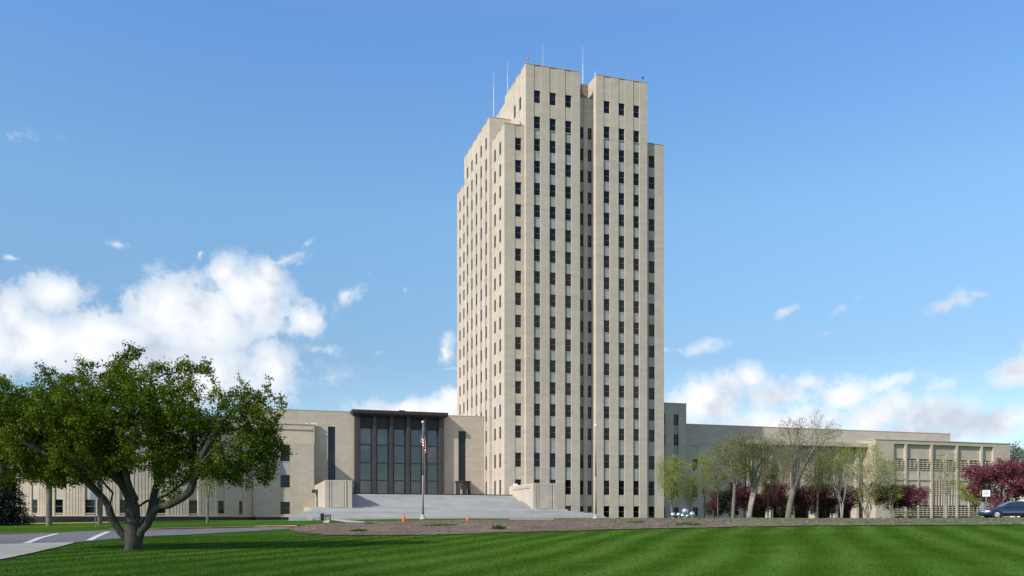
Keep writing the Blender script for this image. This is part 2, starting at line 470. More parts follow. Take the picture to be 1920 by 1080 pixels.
# slot windows
for x0, x1 in ((14.0, 15.2), (36.2, 37.5)):
    f = MB()
    xm = (x0+x1)/2
    f.box(x0, x0+0.07, 148.75, 148.95, 4.0, 15.03); f.box(x1-0.07, x1, 148.75, 148.95, 4.0, 15.03); f.box(xm-0.03, xm+0.03, 148.78, 148.9, 4.0, 15.0)
    for zz in (14.98, 12.0, 9.0, 6.2): f.box(x0, x1, 148.76, 148.93, zz-0.05, zz+0.03)
    fo = f.build('slot_window', M['bronze'], hall)
    g = MB(); g.box(x0, x1, 148.90, 148.96, 4.0, 15.03); g.build('pane', M['glass_slot'], fo)
# drum shaped vestibule under the right slot window
vx, vy = 36.85, 147.9
d = MB(); n = 24; r0 = 1.25
for k in range(n):
    a = 2*math.pi*k/n; b = 2*math.pi*(k+1)/n
    am = math.degrees((a+b)/2) % 360
    top, bot = 6.05, (5.0 if (232 < am < 262 or 285 < am < 315) else 3.6)
    for (ra, rb) in ((r0-0.08, r0),):
        d.prism([(vx+ra*math.cos(a),vy+ra*math.sin(a)),(vx+rb*math.cos(a),vy+rb*math.sin(a)),(vx+rb*math.cos(b),vy+rb*math.sin(b)),(vx+ra*math.cos(b),vy+ra*math.sin(b))], bot, top)
ve = d.build('vestibule_drum', M['bronze'], hall)
d = MB(); d.lathe((vx, vy, 6.05), [(1.28,-.02),(1.45,0.06),(1.45,0.22),(1.25,0.26)], 24); d.build('cap', M['bronze'], ve)
d = MB(); d.box(vx-0.75, vx-0.35, vy-0.9, vy-0.85, 3.6, 5.0); d.box(vx+0.4, vx+0.6, vy-0.9, vy-0.85, 3.6, 5.0); d.build('door', M['concrete'], ve)

# ================================================================ CURVED LEFT WING
wing = empty('curved_wing', (-14.5, 144.0, -0.3), 0, 'low cream stone wing with a half round fluted front behind the big tree', 'building')
w = MB(); wins = []; WY, WT = 143.0, 14.8
WR = [(11.36, 8.76), (6.63, 4.65), (2.40, 0.46)]
spw = []
facade('S', WY, 2.0, 11.05, 0.13, 11.7, [6.87], WR, 1.45, w, wins, spw, lambda za, zb: 6 < za < 7 and zb < 9)
facade('S', WY, -60, -31.2, 0.13, 14.1, [-56, -52, -48, -44, -40, -36], WR, 1.45, w, wins)
w.box(11.05, 11.4, WY+0.05, 149.2, 0.13, 11.7); w.box(11.05, 11.28, WY-0.03, WY+0.05, 0.13, 11.7)
w.box(-60, 11.05, WY+0.5, 186, ZB, 11.5)
w.box(-60, -20, WY+0.12, 186, 14.12, 15.2); w.box(-20, 11.75, 147.7, 186, 11.55, 15.15)
C0, RB, KY = (-14.5, 144.0), 16.6, 0.42
def ell(r): return RB*KY + (r-RB)
def arc(mb, a0, a1, ra, rb, z0, z1, m=0, seg=1.5):
    n = max(1, int(abs(a1-a0)/seg))
    for k in range(n):
        p, q = R(a0+(a1-a0)*k/n), R(a0+(a1-a0)*(k+1)/n)
        mb.prism([(C0[0]+ra*math.sin(p),C0[1]-ell(ra)*math.cos(p)),(C0[0]+ra*math.sin(q),C0[1]-ell(ra)*math.cos(q)),
                  (C0[0]+rb*math.sin(q),C0[1]-ell(rb)*math.cos(q)),(C0[0]+rb*math.sin(p),C0[1]-ell(rb)*math.cos(p))][::-1], z0, z1, m)
angs = [-70, -53.5, -37, -20.5, -4, 12.5, 29, 46, 63]
hwa = math.degrees(0.725/RB)
edges = [-88]
for a in angs: edges += [a-hwa, a+hwa]
edges.append(88)
for k in range(0, len(edges), 2):
    a0, a1 = edges[k], edges[k+1]
    arc(w, a0, a1, RB-0.5, RB-0.06, 0.13, 13.3)
    arc(w, a0, a0+1.6, RB-0.06, RB, 0.13, 13.3); arc(w, a1-1.6, a1, RB-0.06, RB, 0.13, 13.3)
    aa = a0+2.6
    while aa < a1-2.6:
        arc(w, aa, min(aa+0.9, a1-2.0), RB-0.06, RB-0.02, 0.13, 13.2, 0, 1); aa += 1.55
for a in angs:
    top = 13.3
    for zt, zb in WR:
        arc(w, a-hwa, a+hwa, RB-0.5, RB-0.2, zt, top); top = zb-0.1
        arc(w, a-hwa, a+hwa, RB-0.5, RB-0.05, zb-0.1, zb)
        wins.append((C0[0]+(RB-0.25)*math.sin(R(a)), C0[1]-ell(RB-0.25)*math.cos(R(a)), (zt+zb)/2, 1.42, zt-zb, math.atan2(math.sin(R(a)), math.cos(R(a))/KY)))
    arc(w, a-hwa, a+hwa, RB-0.5, RB-0.2, 0.13, top)
arc(w, -88, 88, RB-2.2, RB-0.5, 0.13, 13.1, 0, 4)
w.build('wall', M['stone_low'], wing)
cp = MB(); arc(cp, -88, 88, RB-0.6, RB+0.12, 13.3, 13.7); cp.box(-20, 11.8, 147.6, 148.2, 15.15, 15.25); cp.box(-20, 11.3, 147.55, 147.7, 14.3, 14.5)
cp.build('coping', M['stone_grey'], wing)
rf = MB(); rf.prism([(C0[0]+(RB-0.6)*math.sin(R(a)), C0[1]-ell(RB-0.6)*math.cos(R(a))) for a in range(88, -89, -4)][::-1], 13.0, 13.25); rf.build('roof', M['roof'], wing)
pl = MB(); arc(pl, -89, 89, RB-1.2, RB+0.10, -2.2, 0.0); pl.box(2.4, 11.4, WY-0.1, WY+1, -2.2, 0.0); pl.box(-60, -31.3, WY-0.1, WY+1, -2.2, 0.0)
pl.build('plinth', M['black_granite'], wing)
pl = MB(); arc(pl, -89, 89, RB-1.2, RB+0.16, 0.0, 0.13); pl.box(2.4, 11.45, WY-0.16, WY+1, 0.0, 0.13); pl.box(-60, -31.3, WY-0.16, WY+1, 0.0, 0.13)
pl.build('base_course', M['stone_grey'], wing)
for sp in spw: sp.build('spandrel_panel', M['spandrel'], wing)
put_windows(wing, wins)
rl = MB(); rl.box(11.2,12.3,147.9,148.4,15.25,15.42); rl.box(10.4,10.6,147.9,148.1,15.25,15.45)
rl.build('roof_rail', M['white_metal'], wing)

# ================================================================ LINK BLOCK
lk = empty('link_block', (73.5, 146, -0.3), 0, 'narrow stone block four windows high just right of the tower, in its shade', 'building')
w = MB(); wins = []; sp = []
facade('S', 143.0, 69.95, 77.1, ZB, 20.6, [72.4, 75.05], ROWS[14:], 1.0, w, wins, sp, lambda a, b: b < 17 and a > 9)
w.box(69.95, 77.1, 143.5, 168, ZB, 20.3); w.box(76.8, 77.1, 143.5, 168, 20.25, 20.6)
w.build('wall', M['stone_grey'], lk)
for s_ in sp: s_.build('spandrel_panel', M['spandrel'], lk)
cp = MB(); cp.box(69.95, 77.14, 142.96, 143.5, 20.6, 20.69); cp.build('coping', M['stone_grey'], lk)
put_windows(lk, wins)

# ================================================================ LONG RIGHT WING
lw = empty('long_wing', (105, 149, -0.3), 0, 'long low grey stone wing with a blank upper wall behind the row of trees', 'building')
w = MB(); wins = []
w.box(77.12, 141.7, 149.0, 186, ZB, 17.7)
facade('S', 147.6, 77.12, 92.0, ZB, 13.6, [X(1303.5,147.6)], [(Z(861,80,147.6), Z(883,80,147.6)), (Z(911,80,147.6), Z(932,80,147.6)), (Z(951,80,147.6), Z(968,80,147.6)+.1)], 1.1, w, wins, dep=0.5)
w.box(77.12, 92.0, 148.1, 149.0, ZB, 13.4)
# gallery
gx = [92.0+4.9*k for k in range(6)]
for k, x in enumerate(gx):
    w.box(x, min(118.4, x+(0.95 if k % 3 == 0 else 0.6)), 146.6, 148.99, ZB, 14.05)
w.box(92.0, 118.4, 147.3, 148.98, 3.2, 14.05)
w.build('wall', M['stone_grey'], lw)
fs = MB(); fs.box(91.8, 118.45, 145.6, 148.97, 14.05, 14.85); fs.build('canopy', M['stone_low'], lw)
gl = MB()
for k, x in enumerate(gx):
    x0 = x+(0.95 if k % 3 == 0 else 0.5); x1 = min(118.4, x+4.9)
    if x1-x0 < 0.3: continue
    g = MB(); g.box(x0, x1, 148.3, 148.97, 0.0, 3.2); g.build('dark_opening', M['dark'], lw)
    if k % 3 == 0:
        g = MB(); g.box(x0, x0+0.9, 147.25, 147.3, 5.0, 12.8); g.build('slot_window', M['glass'], lw)
cp = MB(); cp.box(77.12, 141.75, 148.95, 149.5, 17.7, 17.8); cp.box(77.12, 92.0, 147.55, 148.0, 13.6, 13.7)
cp.build('coping', M['stone_grey'], lw)
put_windows(lw, wins)

# ================================================================ LOUVRED BLOCK
lb = empty('louvred_block', (135, 150, -0.3), 0, 'pale low block with tall fins and horizontal louvre screens at the right end', 'building')
w = MB(); BY = 143.5; BT = 15.4
w.box(118.5, 122.8, BY, BY+6, ZB, BT); w.box(147.4, 151.7, BY, BY+6, ZB, BT)
w.box(122.8, 147.4, BY, BY+0.44, 14.7, BT); w.box(122.8, 147.4, BY+1.29, BY+6, ZB, 15.2); w.box(122.8, 147.4, BY+0.44, BY+1.29, 14.7, 15.2); w.box(122.8, 147.4, BY+0.45, BY+1.28, 11.85, 14.69)
w.box(118.5, 151.7, BY+6, 180, ZB, 15.2)
w.build('wall', M['stone_low'], lb)
cp = MB(); cp.box(118.4, 151.8, BY-0.1, BY+0.6, BT, BT+0.12); cp.box(118.4,118.9,BY+0.6,BY+6,BT,BT+.12); cp.build('coping', M['stone_grey'], lb)
mains = [125.7, 131.95, 138.2, 144.45]
for x in mains:
    f = MB(); f.box(x-0.22, x+0.22, BY-0.08, BY+1.29, ZB, 14.7); f.build('fin', M['stone_low'], lb)
for x in (122.9, 128.8, 135.1, 141.3, 147.3):
    f = MB(); f.box(x-0.12, x+0.12, BY+0.05, BY+1.28, ZB, 11.8); f.build('fin', M['stone_low'], lb)
pn = MB()
pn.box(122.8, 147.4, BY+0.22, BY+0.4, 8.0, 9.6); pn.box(122.8, 131.9, BY+0.25, BY+0.45, ZB+3, 7.8); pn.box(138.4, 147.4, BY+0.25, BY+0.45, ZB+3, 7.8)
pn.box(122.8, 147.4, BY+0.08, BY+0.62, 7.6, 8.0)
pn.build('panel', M['stone_grey'], lb)
dk = MB(); dk.box(122.8, 147.4, BY+1.2, BY+1.28, 9.5, 11.85); dk.box(131.9, 138.4, BY+1.2, BY+1.28, 0.3, 8.0); dk.box(122.8, 147.4, BY+1.19, BY+1.21, 0.2, 2.6)
dk.build('dark_backing', M['louvre_back'], lb)
def louvres(x0, x1, z0, z1, pitch, lab=None):
    m = MB(); z = z0
    while z < z1-0.1:
        m.box(x0, x1, BY+0.10, BY+0.42, z, z+0.18); z += pitch
    for f_ in (0.33, 0.67): m.box(x0+(x1-x0)*f_-0.05, x0+(x1-x0)*f_+0.05, BY+0.06, BY+0.10, z0, z)
    o = m.build('louvre_screen', M['stone_low'], lb)
edges = [122.8, 125.7, 128.8, 131.95, 135.1, 138.2, 141.3, 144.45, 147.4]
for k in range(8):
    a0, a1 = edges[k]+0.2, edges[k+1]-0.2
    louvres(a0, a1, 9.65, 11.75, 0.42)
    louvres(a0, a1, 0.5, 2.5, 0.42)
    if k in (3, 4):
        louvres(a0, a1, 4.7, 7.4, 0.42)
        v = MB()
        for j in range(4):
            xx = a0+(j+0.5)*(a1-a0)/4; v.box(xx-0.13, xx+0.13, BY+0.08, BY+0.5, 2.6, 4.6); v.box(xx-0.07, xx+0.07, BY+0.07, BY+0.5, 4.6, 7.6)
        v.build('vertical_slats', M['stone_low'], lb)

# ================================================================ STEPS
st = empty('grand_staircase', (28.4, 125, -0.3), 0, 'wide grey granite staircase climbing to the glazed hall between two stone pedestals', 'stairs')
s = MB()
s.box(11.4, 41.75, 135.0, 148.58, -1.5, 3.6)
prof = [(135.0, 3.6)]
def flight(y, z, y1, z1, n):
    pts = []
    for k in range(n):
        yy = y + (y1-y)*(k+0.0)/n
        pts.append((y+(y1-y)*k/n, z+(z1-z)*(k+1)/n)); pts.append((y+(y1-y)*(k+1)/n, z+(z1-z)*(k+1)/n))
    return pts
p = [(135.0, 3.6)] + flight(135.0, 3.6, 130.9, 2.45, 8) + [(129.4, 2.45)] + flight(129.4, 2.45, 124.6, 1.15, 9) + [(123.7, 1.15)]
p = [(135.0, -1.5)] + p + [(123.7, -1.5)]
s.extr_x(p, 15.0, 41.75)
for k in range(9):
    z1 = 1.0 - 0.14*k
    e = 1.35*k
    s.box(9.6-0.42*k, 46.2+min(e, 5.4), 123.7-0.42*(k+1), 128.5 if k == 0 else 123.7-0.42*k, -1.6, z1)
s.box(9.4, 15.0, 123.3, 129, -1.6, 1.12); s.box(41.75, 46.8, 123.3, 136.88, -1.6, 1.12)
s.build('steps', M['step'], st)
for (x0, x1, yb, zs) in ((11.37, 15.0, 148.55, 1), (41.75, 45.39, 136.85, 1)):
    m = MB(); z1 = 5.0
    m.box(x0, x1, 124.5, yb, 1.12, z1)
    # reeded corners on the front
    m.box(x0-0.06, x0+0.5, 124.38, 124.5, 1.12, z1); m.box(x0+0.62, x0+0.85, 124.40, 124.5, 1.12, z1)
    m.box(x1-0.95, x1-0.72, 124.40, 124.5, 1.12, z1); m.box(x1-0.5, x1+0.04, 124.38, 124.5, 1.12, z1)
    m.box(x0+0.95, x1-1.05, 124.44, 124.5, 1.2, z1-0.1)
    o = m.build('pedestal', M['stone_grey'], st); bevel(o, 0.02)
m = MB()   # carved top band on the right side wall
m.box(41.68, 41.75, 126.0, 134.5, 4.3, 4.75)
yy = 126.3
while yy < 134.2: m.box(41.62, 41.68, yy, yy+0.35, 4.35, 4.7); yy += 0.6
m.build('carved_band', M['stone_grey'], st)
m = MB()   # low cheek walls at the left
m.extr_x([(128.4,-1.2),(119.8,-1.2),(119.8,-0.35),(124.5,1.0),(128.4,1.35)], 8.7, 9.35)
m.extr_x([(148.5,-1.0),(128.4,-1.0),(128.4,1.35),(148.5,1.5)], 10.6, 11.3)
m.build('cheek_wall', M['stone_low'], st)
m = MB(); m.box(41.9, 42.5, 134.5, 135.1, 5.0, 5.35); m.build('lamp_block', M['white_metal'], st)
# side door with a bronze hood in the left flank wall
dr = MB(); dr.box(11.28, 11.36, 137.0, 138.3, 1.4, 3.6); dr.box(11.2, 11.36, 136.9, 137.0, 1.4, 3.7); dr.box(11.2, 11.36, 138.3, 138.4, 1.4, 3.7)
do = dr.build('side_door', M['bronze'], st)
hd = MB(); hd.prism([(11.36,136.6),(11.36,138.7),(10.7,138.4),(10.55,137.65),(10.7,136.9)], 3.65, 4.15); hd.build('hood', M['bronze'], do)
pn = MB(); pn.box(11.24, 11.28, 137.3, 138.0, 1.6, 3.3); pn.build('door_panel', M['white_metal'], do)
# ================================================================ TERRAIN
TD = np.array([0, 15, 27, 40, 55, 70, 85, 100, 115, 130, 150, 220, 400, 4000.0])
TZ = np.array([
 [-2.80,-2.76,-2.70,-2.45,-2.20,-1.98,-1.78,-1.52,-1.22,-1.00,-0.85,-0.8,-0.8,-1.0],   # u = 0
 [-2.80,-2.76,-2.72,-2.42,-2.12,-1.80,-1.48,-1.14,-0.82,-0.55,-0.45,-0.4,-0.6,-1.0],   # u = 400
 [-2.80,-2.76,-2.74,-2.36,-1.98,-1.56,-1.12,-0.72,-0.45,-0.25,-0.15,-0.1,-0.5,-1.0],   # u = 800
 [-2.80,-2.76,-2.74,-2.20,-1.66,-1.10,-0.70,-0.52,-0.38,-0.22,-0.10,-0.1,-0.5,-1.0],   # u = 1250
 [-2.80,-2.76,-2.74,-2.05,-1.32,-0.62,-0.55,-0.50,-0.38,-0.25,-0.10,-0.1,-0.5,-1.0]])  # u = 1920
TS = (np.array([0, 400, 800, 1250, 1920.0]) - CU) / F
def terrain(x, y):
    x = np.asarray(x, float); y = np.asarray(y, float)
    D = x*SN + y*CS; L = x*CS - y*SN
    t = np.clip(L / np.maximum(D, 15.0), TS[0], TS[-1])
    acc = 0
    for dd, wt in ((-5, .25), (0, .5), (5, .25)):
        Dq = np.clip(D+dd, 0, 3999)
        zs = np.stack([np.interp(Dq, TD, TZ[k]) for k in range(5)])
        k = np.clip(np.searchsorted(TS, t, side='right')-1, 0, 3)
        f = (t - TS[k]) / (TS[k+1]-TS[k]); f = f*f*(3-2*f)*0.5 + f*0.5
        z0 = np.take_along_axis(zs, k[None, ...], 0)[0]; z1 = np.take_along_axis(zs, (k+1)[None, ...], 0)[0]
        acc = acc + wt*(z0*(1-f)+z1*f)
    return acc
def T(x, y): return float(terrain(np.array([x]), np.array([y]))[0])
DS = np.arange(14, 210, 0.2)
def ground_pt(u, v, far=95):
    t = (u-CU)/F
    x = DS*(SN+t*CS); y = DS*(CS-t*SN)
    h = terrain(x, y) - (EYE.z + (CV-v)/F*DS)
    k = np.argmax(h >= 0)
    if h[k] < 0: k = np.searchsorted(DS, far)
    return float(x[k]), float(y[k])

# ground sheet
t = NT('lawn_grass'); p = t.pos()
sp = t.n('ShaderNodeSeparateXYZ'); t.l(p, sp.inputs[0])
ang = HEAD + R(17.8)
# mower stripes run towards the far right of the lawn
q = t.math('SUBTRACT', t.math('MULTIPLY', sp.outputs[0], math.cos(ang)), t.math('MULTIPLY', sp.outputs[1], math.sin(ang)))
wob = t.noise(p, 0.05, 2)
q = t.math('ADD', q, t.math('MULTIPLY', wob, 3.0))
st1 = t.math('SINE', t.math('MULTIPLY', q, 2*math.pi/2.5))
st1 = t.math('MULTIPLY_ADD', st1, 0.5, 0.5)
patch = t.noise(p, 0.16, 5, 0.6)
fine = t.noise(t.vscale(p, (1, 1, 1)), 5.0, 6, 0.75)
fine2 = t.noise(p, 38.0, 3, 0.7)
stm = t.math('MULTIPLY', st1, t.math('MULTIPLY', t.ramp(t.noise(p, 0.09, 3), [(0.30, (0.4,0.4,0.4)), (0.55, (1,1,1))]), 1.0))
k = t.math('ADD', t.math('MULTIPLY_ADD', stm, 0.36, 0.03), t.math('MULTIPLY', patch, 0.55))
k = t.math('ADD', k, t.math('MULTIPLY', t.math('SUBTRACT', fine, 0.5), 0.8))
k = t.math('ADD', k, t.math('MULTIPLY', t.math('SUBTRACT', fine2, 0.5), 0.8))
colr = t.ramp(k, [(0.14, (0.022, 0.050, 0.004)), (0.42, (0.040, 0.092, 0.010)), (0.68, (0.070, 0.138, 0.024)), (1.0, (0.12, 0.18, 0.05))])
dry = t.ramp(t.noise(p, 0.42, 6, 0.72, 0.4), [(0.50, (0,0,0)), (0.72, (0.55,0.55,0.55))])
colr = t.mix(dry, colr, (0.085, 0.125, 0.022, 1))
t.bsdf(colr, 1.0, 0.0, bump=fine2, bstr=0.6, bdist=0.04)
M['lawn'] = t.mat
def axis(lo, hi, step, far):
    a = list(np.arange(lo, hi+0.01, step))
    return np.array([lo-far, lo-far*0.5, lo-far*0.22, lo-far*0.1, lo-far*0.04, lo-far*0.015] + a + [hi+far*0.015, hi+far*0.04, hi+far*0.1, hi+far*0.22, hi+far*0.5, hi+far])
gx = axis(-75, 165, 1.5, 3000); gy = axis(-6, 156, 1.5, 3000)
XX, YY = np.meshgrid(gx, gy)
ZZ = terrain(XX, YY)
V = np.stack([XX.ravel(), YY.ravel(), ZZ.ravel()], 1)
nx, ny = len(gx), len(gy)
I = np.arange(nx*ny).reshape(ny, nx)
Fq = np.stack([I[:-1,:-1].ravel(), I[:-1,1:].ravel(), I[1:,1:].ravel(), I[1:,:-1].ravel()], 1)
def np_mesh(name, V, Fq, mats, parent=None, smooth=False, rnd=None, matidx=None):
    me = bpy.data.meshes.new(name)
    nf, k = Fq.shape
    me.vertices.add(len(V)); me.vertices.foreach_set('co', V.astype(np.float32).ravel())
    me.loops.add(nf*k); me.loops.foreach_set('vertex_index', Fq.astype(np.int32).ravel())
    me.polygons.add(nf); me.polygons.foreach_set('loop_start', np.arange(0, nf*k, k, dtype=np.int32))
    try: me.polygons.foreach_set('loop_total', np.full(nf, k, dtype=np.int32))
    except Exception: pass
    for m in (mats if isinstance(mats, (list, tuple)) else [mats]): me.materials.append(m)
    if smooth: me.polygons.foreach_set('use_smooth', np.ones(nf, dtype=bool))
    if rnd is not None:
        a = me.attributes.new('rnd', 'FLOAT', 'FACE'); a.data.foreach_set('value', rnd.astype(np.float32))
    me.update(calc_edges=True); me.validate()
    return link(name, me, parent)
g = np_mesh('ground', V, Fq, M['lawn'], smooth=True)
tag(g, 'mown green lawn sloping up to the buildings, striped by the mower', kind='structure')

# sheets laid on the ground
def resample(pts, n):
    pts = np.array(pts, float)
    s = np.concatenate([[0], np.cumsum(np.hypot(*np.diff(pts, axis=0).T))])
    q = np.linspace(0, s[-1], n)
    return np.stack([np.interp(q, s, pts[:,0]), np.interp(q, s, pts[:,1])], 1)
def interp_u(curve, u):
    c = np.array(curve, float); return np.interp(u, c[:,0], c[:,1])
def sheet(name, near, far, mat, off=0.03, du=8, kind='structure', label=None, cat=None, rows=14):
    """near / far: edge curves of (u,v) sight lines, turned into ground points"""
    u0 = max(near[0][0], far[0][0]); u1 = min(near[-1][0], far[-1][0])
    us = np.arange(u0, u1+0.1, du)
    vs = []; 
    for u in us:
        a = np.array(ground_pt(u, interp_u(near, u))); b = np.array(ground_pt(u, interp_u(far, u)))
        for k in range(rows+1):
            f = k/rows; vs.append(a*(1-f)+b*f)
    vs = np.array(vs); z = terrain(vs[:,0], vs[:,1]) + off
    V = np.column_stack([vs, z]); n = rows+1
    I = np.arange(len(us)*n).reshape(len(us), n)
    Fq = np.stack([I[:-1,:-1].ravel(), I[1:,:-1].ravel(), I[1:,1:].ravel(), I[:-1,1:].ravel()], 1)
    o = np_mesh(name, V, Fq, mat, smooth=True)
    return tag(o, label, cat, kind=kind)
def strip_along(name, pts, width, h, mat, label=None, cat=None, kind='structure', off=0.0):
    """a raised kerb following ground points"""
    pts = resample(pts, max(4, int(len(pts)*6)))
    mb = MB(); vs = []
    for i in range(len(pts)):
        a = pts[max(0,i-1)]; b = pts[min(len(pts)-1,i+1)]
        d = (b-a)/max(1e-6, np.hypot(*(b-a))); nrm = np.array([-d[1], d[0]])*width/2
        z = T(*pts[i])+off
        p, q = pts[i]-nrm, pts[i]+nrm
        vs += [(p[0],p[1],z-0.3),(p[0],p[1],z+h),(q[0],q[1],z+h),(q[0],q[1],z-0.3)]
    fs = []
    for i in range(len(pts)-1):
        for k in range(3): fs.append((i*4+k, i*4+k+1, i*4+k+5, i*4+k+4))
    mb.add(vs, fs)
    return tag(mb.build(name, mat), label, cat, kind=kind)

t = NT('asphalt'); p = t.pos()
n1 = t.noise(p, 0.5, 5, 0.6); n2 = t.noise(p, 22, 3, 0.8)
k = t.math('ADD', t.math('MULTIPLY', n1, 0.6), t.math('MULTIPLY', n2, 0.4))
t.bsdf(t.ramp(k, [(0.3, (0.09,0.086,0.09)), (0.44, (0.15,0.145,0.15)), (0.6, (0.19,0.183,0.186)), (0.7, (0.23,0.22,0.222))]), 0.9, 0.1, bump=n2, bstr=0.4, bdist=0.01)
M['asphalt'] = t.mat
t = NT('bark_mulch'); p = t.pos()
n1 = t.noise(p, 0.35, 5, 0.7); n2 = t.noise(t.vscale(p, (1,1,1)), 7, 5, 0.8); n3 = t.noise(p, 0.22, 4, 0.75)
k = t.math('ADD', t.math('MULTIPLY', n1, 0.45), t.math('MULTIPLY', n2, 0.55))
base = t.ramp(k, [(0.30, (0.065,0.045,0.038)), (0.48, (0.135,0.098,0.080)), (0.60, (0.21,0.165,0.125)), (0.72, (0.38,0.31,0.21))])
grn = t.ramp(n2, [(0.3, (0.045,0.085,0.025)), (0.7, (0.15,0.19,0.09))])
spx = t.n('ShaderNodeSeparateXYZ'); t.l(p, spx.inputs[0])
east = t.math('MULTIPLY_ADD', spx.outputs[0], 0.010, -0.34)   # weedier towards the east end
t.bsdf(t.mix(t.ramp(t.math('ADD', n3, east), [(0.50, (0,0,0)), (0.64, (0.8,0.8,0.8))]), base, grn), 0.98, 0.05, bump=n2, bstr=0.8, bdist=0.08)
M['mulch'] = t.mat
M['kerb'] = plain('kerb_concrete', (0.42, 0.38, 0.31), 0.9, 0.2, 0, 0.15, 1.0)
M['kerb_y'] = plain('yellow_kerb_paint', (0.42, 0.30, 0.07), 0.8, 0.2, 0, 0.25, 2)
M['kerb_r'] = plain('red_kerb_paint', (0.20, 0.05, 0.045), 0.8, 0.2, 0, 0.25, 2)
t = NT('road_paint'); p = t.pos(); n1 = t.noise(p, 9, 5, 0.7)
t.bsdf(t.ramp(n1, [(0.36, (0.20,0.20,0.20)), (0.47, (0.55,0.55,0.56)), (0.6, (0.72,0.73,0.74))]), 0.8, 0.2); M['paint'] = t.mat

road_near = [(-420,1022),(0,1021.5),(40,1020),(145,1017.3),(175,1014.5),(275,1006),(350,1003.5),(480,996),(560,990.5)]
road_far = [(-420,1010),(0,1003),(110,999.8),(200,995.5),(300,993.5),(480,989.5),(560,988.6)]
sheet('road', road_near, road_far, M['asphalt'], 0.03, 10)
apron_near = [(-420,1130),(-200,1085),(0,1051),(60,1038.5),(87,1032),(110,1027),(145,1017.6)]
apron_far = [(-420,1022.4),(0,1021.9),(40,1020.4),(145,1017.5)]
sheet('pavement', apron_near, apron_far, M['concrete'], 0.045, 8)
def gline(pts, sub=1): return [ground_pt(u, v) for u, v in pts]
strip_along('kerb', gline([(-420,1009.5),(-100,1004.7),(0,1002.6),(60,1001.2),(112,999.6)]), 0.3, 0.14, M['kerb_y'])
strip_along('kerb', gline([(112,999.6),(140,998.2),(165,997),(205,995.2)]), 0.3, 0.06, M['kerb'])
strip_along('kerb', gline([(205,995.2),(300,993.2),(400,991),(480,989),(560,988.2)]), 0.16, 0.12, M['kerb_r'])
k2 = [np.array(p)+np.array([0.05,0.45]) for p in gline([(205,995.2),(300,993.2),(400,991),(480,989),(560,988.2)])]
strip_along('kerb', k2, 0.7, 0.15, M['kerb'])
strip_along('kerb', gline([(-300,984.5),(0,982.6),(90,981.6),(210,979.6)]), 0.5, 0.10, M['kerb_y'])
def stripe(name, pts, w0, lab):
    g_ = resample(gline(pts), 14); mb = MB(); vs = []
    for i in range(len(g_)):
        a = g_[max(0,i-1)]; b = g_[min(len(g_)-1,i+1)]; d = (b-a)/np.hypot(*(b-a)); nr = np.array([-d[1],d[0]])*w0/2
        for q in (g_[i]-nr, g_[i]+nr): vs.append((q[0], q[1], T(*q)+0.055))
    mb.add(vs, [(2*i,2*i+1,2*i+3,2*i+2) for i in range(len(g_)-1)])
    tag(mb.build(name, M['paint']), lab, kind='structure')
stripe('road_marking', [(50,1020),(60,1016),(75,1010),(95,1005),(108,1001.5)], 0.42, 'white painted crossing line nearer the left edge')
stripe('road_marking', [(167,1015),(178,1009),(190,1003.5),(203,998)], 0.42, 'white painted crossing line beside the big tree')

mulch_near = [(538,990),(550,998),(580,1002),(620,1004.5),(700,1005),(800,1004),(900,1001),(1000,998),(1100,995.5),(1200,992.5),(1300,991),(1400,988.5),(1500,987),(1600,986.5),(1920,985),(2200,985)]
mulch_far = [(538,989.5),(560,987),(600,983),(700,979),(800,976.5),(900,975.5),(1000,975),(1100,973.6),(1250,972.2),(1920,970.6),(2200,970.6)]
jn = lambda c, a: [(u + 0, v) for u, v in c]
rj = random.Random(5)
mn = [(u, float(interp_u(mulch_near, u)) + rj.uniform(-0.5, 0.5)) for u in range(538, 2201, 9)]
mf = [(u, float(interp_u(mulch_far, u)) + rj.uniform(-0.15, 0.15)) for u in range(538, 2201, 9)]
sheet('mulch_bed', mn, mf, M['mulch'], 0.05, 6, rows=24)
sheet('path', [(606,973.3),(640,978.6),(650,980.3),(684,980.5)], [(606,972.3),(684,979.2)], M['concrete'], 0.06, 3)
sheet('path', [(955,974.9),(1040,974.9)], [(955,973.4),(1040,973.6)], M['concrete'], 0.06, 6)
# driveway by the car
dvx = []
sheet('driveway', [(1500,969.5),(2400,969.5)], [(1500,969.2),(2400,969.2)], M['asphalt'], 0.02, 30) if False else None

# loose chips, straw and weeds on the bed
def scatter(name, near, far, n, size, mat, lab, umin, umax, up=0.0, seed=1, dens=None, jitter=0.5):
    r = np.random.default_rng(seed)
    us = r.uniform(umin, umax, n)
    P = []
    cache = {}
    for u in us:
        key = round(u/6)*6
        if key not in cache:
            cache[key] = (np.array(ground_pt(key, interp_u(near, key))), np.array(ground_pt(key, interp_u(far, key))))
        a, b = cache[key]; f = r.random(); q = a*(1-f)+b*f + r.uniform(-jitter, jitter, 2)*0.6
        P.append(q)
    P = np.array(P); z = terrain(P[:,0], P[:,1])+0.06
    C = np.column_stack([P, z])
    a = r.uniform(0, 2*np.pi, n); s = size*r.uniform(0.5, 1.6, n)
    ax = np.column_stack([np.cos(a), np.sin(a), r.uniform(-0.3, 0.3+up, n)])*s[:,None]
    bx = np.column_stack([-np.sin(a)*0.3, np.cos(a)*0.3, r.uniform(0.2, 0.8, n)+up])*s[:,None]*0.6
    V = np.concatenate([C-ax, C+ax*0.9, C+bx+ax*0.3], 0)
    Fq = np.stack([np.arange(n), np.arange(n)+n, np.arange(n)+2*n], 1)
    o = np_mesh(name, V, Fq, mat, rnd=r.random(n))
    return tag(o, lab, kind='stuff')
